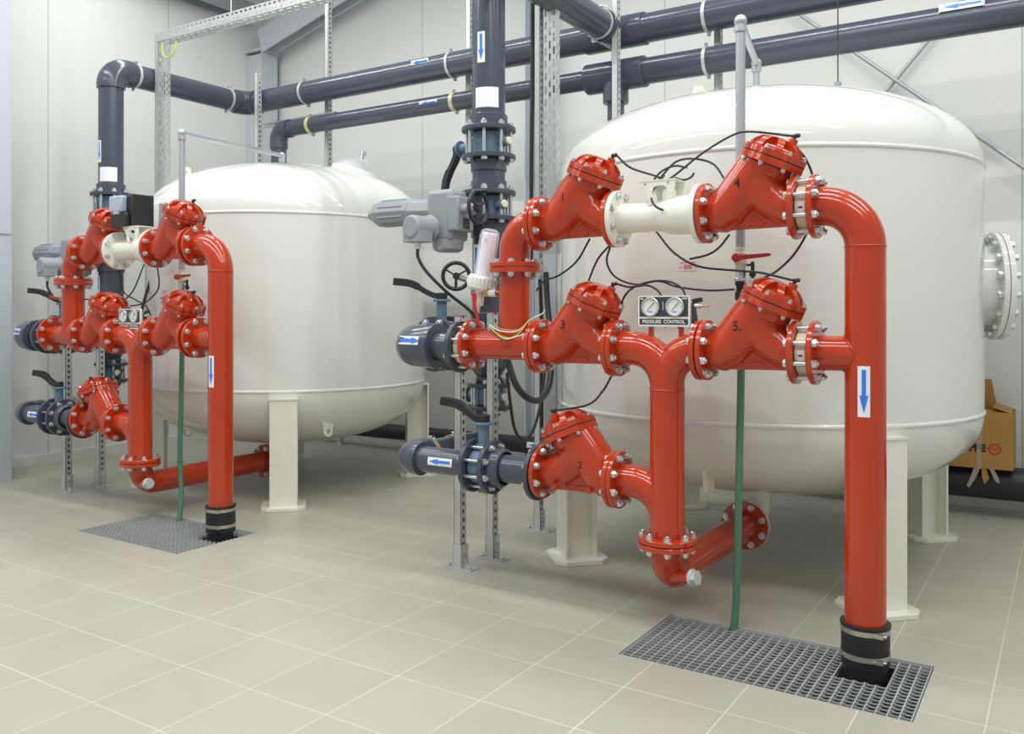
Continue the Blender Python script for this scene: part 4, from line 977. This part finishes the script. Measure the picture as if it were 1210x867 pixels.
# black meter box on the left white spool
def meter():
    x, y, z = -5.985, 3.985, 2.297
    t = thing('meter_box', (x, y, z - .14), 'black meter box with smoked window on the white spool of the left manifold', 'meter')
    part('housing', G().box((x + .03, y + .01, z + .01), (.18, .15, .23)), 'black', t, bevel=.02)
    part('back_plate', G().box((x + .03, y + .095, z), (.21, .024, .25)).box((x + .12, y + .01, z), (.02, .17, .245)), 'black', t, bevel=.006)
    part('window', G().box((x - .02, y - .09, z + .05), (.15, .06, .125)), 'lens', t, 'smoked clear window', bevel=.014)
    part('window_latch', G().box((x - .0, y - .1, z - .018), (.05, .05, .022)), 'lens', t)
    part('lower_cover', G().box((x, y - .075, z - .068), (.2, .06, .105)), 'black', t, bevel=.012)
    part('status_light', G().cyl((x - .005, y - .1195, z + .01), (x - .005, y - .122, z + .01), .005, 10), 'yg', t)
    part('foot', G().cyl((x + .075, y, 2.18), (x + .075, y, z - .1), .045, 20), 'black', t)
    g = G()
    for s in (.025, .05, .075): g.cyl((x + .075 + s * .5, y - .04, z - .1), (x + .075 + s * .5, y - .04, z - .165), .009, 10)
    part('cable_glands', g, 'black', t)
    b = thing('junction_box', (-6.1, 4.34, 2.28), 'light grey junction box with a darker lid beside the left vent pipe', 'box')
    part('case', G().box((-6.1, 4.34, 2.285), (.1, .14, .23)), 'white', b, bevel=.006); part('lid', G().box((-6.043, 4.34, 2.285), (.016, .136, .226)), 'act', b, 'grey lid', bevel=.004)
    part('mount', G().bar((-6.05, 4.3, 2.2), (-5.69, 4.21, 2.2), .03, .04), 'galv', b)
meter()
# strainer with a clear bowl beside the right tee
def strainer():
    a = at(569, 336, 3.99); b = at(580, 271, 4.0); d = (b - a).normalized()
    t = thing('strainer', a, 'clear plastic strainer bowl with white cap and red lever beside the right red tee', 'strainer')
    part('cap', G().lathe([(0, -.035), (.055, -.035), (.078, -.02), (.082, 0), (.082, .035), (.07, .05), (0, .05)], a, d, 28), 'white', t)
    g = G(); u, w, _ = frame(d)
    for k in range(24):
        th = 2 * PI * k / 24; q = (u * math.cos(th) + w * math.sin(th)) * .082; g.bar(a + q - d * .0, a + q + d * .034, .006, .006)
    part('cap_ribs', g, 'white', t)
    part('bowl', G().lathe([(.052, .05), (.056, .27), (.05, .3), (.03, .312), (0, .314)], a, d, 32), 'clear', t, 'clear bowl')
    part('cartridge', G().cyl(a + d * .05, a + d * .29, .041, 28, .006), 'lilac', t, 'pale lilac filter cartridge')
    wrap('cartridge_mark', rect_cells(-.014, .014, -.014, .014, 3), a + d * .245, d, V((.2, -1, 0)), .0425, 'pink', t); wrap('cartridge_dot', rect_cells(-.005, .005, -.005, .005, 3), a + d * .245, d, V((.2, -1, 0)), .0432, 'redink', t)
    part('drain', G().cyl(a - d * .03, a - d * .12, .028, 16, .004).cyl(a - d * .12, a - d * .155, .014, 12), 'white', t)
    br = V((-2.715, 3.97, 1.647))
    part('brass_body', G().cyl((-2.735, 3.97, 1.645), (-2.69, 3.97, 1.645), .022, 8).cyl((-2.715, 3.97, 1.63), (-2.715, 3.965, 1.7), .024, 8), 'brass', t, 'brass fitting')
    part('nipple', G().cyl((-2.695, 3.97, 1.645), (-2.648, 3.97, 1.645), .021, 20), 'white', t)
    part('lever', G().prism([(-.014, .016), (.014, .016), (.018, -.01), (.012, -.05), (.035, -.13), (.048, -.165), (.034, -.17), (.016, -.13), (-.006, -.05), (-.014, -.01)], (-2.765, 3.92, 1.63), X, Z, -.004, .004), 'handle', t, 'red lever', bevel=.002)
strainer()
def left_tap():
    t = thing('tap_lever', (-6.85, 3.97, 1.645), 'small brass tap with a red lever beside the left red tee', 'tap')
    part('body', G().cyl((-6.90, 3.97, 1.645), (-6.835, 3.97, 1.645), .02, 8), 'brass', t)
    part('lever', G().bar((-6.89, 3.945, 1.65), (-7.0, 3.935, 1.665), .006, .02), 'handle', t, 'red lever')
left_tap()
# second wheel behind the large right elbow
def wheel():
    c = at(539, 326, 4.36); n = V((.6, -.8, 0)).normalized(); e = V((c.x, 4.5, c.z - .0))
    t = thing('gear_handwheel', c, 'black spoked handwheel behind the lever of the large right elbow', 'handwheel')
    part('rim', G().torus(c, n, .082, .0125, 36, 10), 'black', t); u, w, _ = frame(n); g = G().cyl(c - n * .03, c + n * .015, .022, 16)
    for k in range(3):
        th = 2 * PI * k / 3 + .5; g.bar(c, c + (u * math.cos(th) + w * math.sin(th)) * .082, .014, .01)
    part('spokes', g, 'black', t); part('shaft', G().cyl(c - n * .02, V((RX + .02, RY - .105, c.z - .05)), .018, 16), 'zinc', t)
    part('gear_box', G().box((RX + .03, RY - .135, c.z - .06), (.12, .07, .12)), 'act', t, bevel=.01)
wheel()

# ---------------------------------------------------------------- cables and tubes
TG = 'black control tubes'
def tb(pts, label, y=4.05, r=.0055, side='right', m='tube', name='control_tube', cat='tube', grp=TG):
    P = [(at(p[0], p[1], p[2] if len(p) > 2 else y) if len(p) < 4 else V(p[:3])) for p in pts]
    return hose_end(name, P, r, m, label, cat, grp, 8, 6)
f = FIT
def fp(k, dx=0): q = f[k]; return (q.x + dx, q.y, q.z, 1)
tb([fp(('right', 1), .016), (745, 198, 3.98), (775, 208, 4.02), (783, 212, 4.05)], 'straight black tube from the cap of valve 1 to the white bracket')
tb([fp(('right', 4), -.012), (888, 155.5, 3.98), (865, 160, 4.0), (830, 181, 4.04), (800, 205, 4.06), (787, 214, 4.06)], 'long arched black tube from the cap of valve 4 to the white bracket')
tb([(857, 213, 4.03), (843, 194), (820, 187.5), (799, 191), (783, 207), (770, 224), (766, 238)], 'wide looped black tube above the white bracket')
tb([(812, 198), (797, 196), (781, 203), (770, 218), (766, 239)], 'short looped black tube with a loose end over the white bracket')
tb([(820, 204), (817, 209), (808, 212.5), (797, 210, 4.02)], 'stub of black tube sticking up beside the white bracket')
tb([(784, 248.5, 3.87), (775, 244, 3.86), (770, 236, 3.9), (771, 226, 3.96), (777, 217, 4.02), (785, 207, 4.05)], 'black tube curling in front of the white spool with a free end')
tb([(772, 268, 4.12), (779, 278, 4.12), (797, 299, 4.12), (825, 314.5, 4.12), (868, 319.5, 4.1), (898, 322, 4.04), fp(('right', 5), -.012)], 'long black tube hanging from the white spool to the cap of valve 5')
tb([(815, 306, 4.13), (836, 301, 4.13), (850, 292, 4.13), (862, 277, 4.12)], 'black tube with a loose end hanging under valve 4')
tb([fp(('right', 4), .016), (934, 167), (948, 182, 4.05), (957, 198, 4.1), (961, 215, 4.15), (962, 250, 4.16), (952, 278, 4.15), (937, 302, 4.12), (918, 320, 4.1), (903, 328, 4.06), (896, 333, 4.04)], 'black tube bowing from valve 4 behind the spacer down to valve 5')
tb([(697, 282, 4.08), (682, 308, 4.1), (661, 325, 4.12), (643, 332, 4.2), (634, 343, 4.3)], 'black tube running from under valve 1 down to the left')
tb([(721, 289, 4.06), (706, 307, 4.08), (694, 336, 4.05), (692, 345, 4.03)], 'black tube running from under valve 1 down to valve 3')
tb([(722, 289, 4.07), (717, 309, 4.08), (727, 327, 4.08), (751, 336, 4.08), (778, 332, 4.08), (801, 339, 4.08), (836, 343, 4.08), (868, 342, 4.08)], 'long black tube from under valve 1 along the top of the gauges')
tb([fp(('right', 3), .016), (744, 339, 4.02), (764, 337, 4.04), (777, 343, 4.03), (783, 353, 3.99)], 'black tube from the cap of valve 3 to the gauge panel')
tb([(730, 372, 4.06), (737, 352), (748, 340), (769, 332.5), (790, 332.5), (805, 340, 4.02), (811, 352, 3.99)], 'arched black tube from behind valve 3 to the right gauge')
tb([fp(('right', 2), .012), (695, 478, 4.0), (712, 462, 4.05), (721, 447, 4.08), (726, 436, 4.1)], 'black tube from the cap of valve 2 up to valve 3')
tb([fp(('left', 4), .012), (219, 252, 3.95), (230, 274, 3.93), (238, 290, 4.0)], 'black tube from the cap of the upper right valve of the left manifold', 4.0)
tb([(96, 353, 4.06), (128, 356, 4.08), (150, 361, 4.1), (170, 358, 4.1), (184, 346, 4.1), (188, 333, 4.1), (184, 304, 4.08)], 'black tube running from the left tee behind the gauges to the right', 4.1)
tb([(172, 308, 4.08), (158, 342, 4.1), (146, 356, 4.1), (134, 372, 4.08)], 'black tube falling from the white spool to the middle left valve of the left manifold')
tb([(141, 316, 4.06), (146, 344, 4.1), (160, 354, 4.1), (172, 361, 4.08), (178, 372, 4.03)], 'black tube drooping between the two upper valves of the left manifold')
tb([fp(('left', 5), -.012), (208, 345, 4.02), (200, 351, 4.05), (190, 352, 4.1)], 'short black tube at the cap of the middle right valve of the left manifold')
tb([fp(('left', 2), .012), (123, 452, 4.02), (138, 445, 4.06), (146, 436, 4.1)], 'black tube from the cap of the lowest valve of the left manifold')
tb([(598, 418, 4.5), (603, 436, 4.5), (610, 455, 4.5), (622, 469, 4.55), (636, 473, 4.7), (646, 462, 4.9), (651, 440, 5.0), (651, 405, 5.1), (647, 360, 5.2), (645, 322, 5.24)], 'thick dark grey hose looping between the riser and the cable tray behind the right tee', r=.021, m='tube', name='flexible_hose', cat='hose', grp=None)
tb([(599, 440, 4.6), (603, 476, 4.6), (608, 506, 4.65), (617, 519, 4.75), (629, 510, 4.9), (638, 480, 5.1), (644, 440, 5.2), (650, 412, 5.24)], 'thin black cable looping low behind the right struts', r=.0105, name='power_cable', cat='cable', grp=None)
tb([(640, 505, 5.24), (640, 440, 5.24), (640, 380, 5.24), (638, 330, 5.24)], 'black cable fixed along the tall strut behind the right tee', r=.014, name='power_cable', cat='cable', grp=None)
tb([(627.5, 330, 5.3), (628, 200, 5.3), (629, 90, 5.3), (629, -20, 5.3)], 'thick black cable running up beside the vertical cable tray', r=.016, name='power_cable', cat='cable', grp=None)
tb([(166, 372, 4.4), (172, 350, 4.45), (178, 330, 4.5), (184, 300, 4.55), (190, 275, 4.5), (192, 268, 4.42)], 'thick black cable rising behind the left gauges to the junction box', r=.013, name='power_cable', cat='cable', grp=None)
for i, (m, pts) in enumerate((('white', [(578, 384, 3.88), (592, 391, 3.86), (612, 391, 3.86), (626, 378, 3.86), (640, 371, 3.86), (644, 366, 3.86)]), ('yg', [(578, 386, 3.88), (590, 396, 3.86), (604, 399, 3.86), (616, 391, 3.86), (622, 382, 3.86), (630, 375, 3.86)]),
                          ('white', [(580, 388, 3.88), (596, 400, 3.86), (612, 397, 3.86), (624, 393, 3.86), (630, 391, 3.86)]), ('tube', [(579, 389, 3.88), (594, 402, 3.86), (608, 398, 3.865), (616, 391, 3.86)]), ('brass', [(579, 383, 3.88), (594, 389, 3.865), (610, 390, 3.865), (618, 386, 3.86)]))):
    tb(pts, ('white wire with a loose end lying over the right red tee, upper one', 'green and yellow wire lying over the right red tee', 'white wire with a loose end lying over the right red tee, lower one', 'black wire lying over the right red tee', 'pale brown wire lying over the right red tee')[i], r=.003, m=m, name='loose_wire', cat='wire', grp='loose wires on the right tee')
    
# ---------------------------------------------------------------- cardboard box
def carton():
    x0, x1, y0, y1, z0, z1 = -.86, -.36, 7.32, 7.68, .382, .80
    t = thing('cardboard_box', ((x0 + x1) / 2, (y0 + y1) / 2, z0), 'worn open cardboard box with black lettering on the thick black floor pipe', 'box')
    g = G(); w = .006
    g.box(((x0 + x1) / 2, y0, (z0 + z1) / 2), (x1 - x0, w, z1 - z0)).box(((x0 + x1) / 2, y1, (z0 + z1) / 2), (x1 - x0, w, z1 - z0)).box((x0, (y0 + y1) / 2, (z0 + z1) / 2), (w, y1 - y0, z1 - z0)).box((x1, (y0 + y1) / 2, (z0 + z1) / 2), (w, y1 - y0, z1 - z0)).box(((x0 + x1) / 2, (y0 + y1) / 2, z0 + .003), (x1 - x0, y1 - y0, w))
    part('carton', g, 'card', t)
    def flap(o, u, d, L, H, tp=.0): part('flap', G().prism([(0, 0), (L, 0), (L - tp, H), (tp, H)], o, u, d, -.003, .003), 'card', t)
    flap((x0, y1, z1), X, (0, .05, 1), x1 - x0 - .12, .22, .04); flap((x0, y0 + .01, z1), X, (0, 1, .02), x1 - x0, .14, .01); flap((x1 - .01, y0, z1), Y, (-.9, 0, .3), y1 - y0, .13, .02); flap((x0, y0, z1), Y, (.3, 0, 1), y1 - y0, .2, .02)
    yq = y0 - .0042
    flat_text('box_lettering', 'HOPPE', .072, (-.645, yq, .53), X, Z, 'cardink', t, .004)
    g = G(); o = V((-.475, yq, .53))
    for k in range(6):
        p, q = [V((.043 * math.cos(PI / 3 * j), 0, .04 * math.sin(PI / 3 * j))) for j in (k, k + 1)]; g.bar(o + p, o + q, .0016, .009)
    for s in (-.02, .02): g.bar(o + V((s, 0, -.022)), o + V((s, 0, .022)), .0016, .008)
    g.bar(o + V((-.02, 0, .012)), o, .0016, .007); g.bar(o, o + V((.02, 0, .012)), .0016, .007)
    part('box_emblem', g, 'cardred', t, 'red hexagonal emblem')
    part('tape_strip', G().box((-.575, yq + .0005, .6), (.035, .0016, .44)), 'tape', t, 'strip of clear tape')
    for i, (dx, pts) in enumerate(((0, [(0, 0), (.03, 0), (.05, -.07), (.02, -.12), (.0, -.06)]), (-.05, [(0, 0), (.04, .0), (.01, -.08), (-.03, -.15), (-.05, -.14), (-.02, -.06)]), (.05, [(0, 0), (.03, 0), (.06, -.06), (.07, -.1), (.04, -.09)]))):
        part('torn_scrap', G().prism(pts[::-1], (-.56 + dx, y0 + .005 - .004 * i, z0), X, Z, -.001, .001), ('card', 'tape', 'tape')[i], t)
carton()

# ---------------------------------------------------------------- light, sky, camera
for i, (x, y, z, e) in enumerate(LAMPS if 'LAMPS' in globals() else [(x, y, 5.6, 50) for x in (-7.0, -4.2, -1.4, 1.4) for y in (.6, 2.9, 5.2)]):
    l = bpy.data.lights.new('fluorescent_lamp', 'AREA'); l.shape = 'RECTANGLE'; l.size = 2.4; l.size_y = .07; l.energy = e; l.color = (.985, 1, .97)
    o = bpy.data.objects.new('fluorescent_lamp', l); COL.objects.link(o); o.location = (x, y, z)
w = bpy.data.worlds.new('world'); SC.world = w; w.use_nodes = True
w.node_tree.nodes['Background'].inputs[0].default_value = (.95, 1, .985, 1); w.node_tree.nodes['Background'].inputs[1].default_value = .47
cam = bpy.data.cameras.new('camera'); co = bpy.data.objects.new('camera', cam); COL.objects.link(co); SC.camera = co
co.location = (0, 0, CAMH); co.rotation_euler = (PI / 2, 0, YAW); cam.sensor_fit = 'HORIZONTAL'; cam.sensor_width = 36; cam.lens = 36 * F_PX / 1210
cam.shift_y = -(433.5 - HOR) / 1210; cam.clip_start = .05
SC.view_settings.view_transform = 'Standard'; SC.view_settings.look = 'None'; SC.view_settings.exposure = 0; SC.view_settings.gamma = 1; SC.view_settings.use_curve_mapping = False
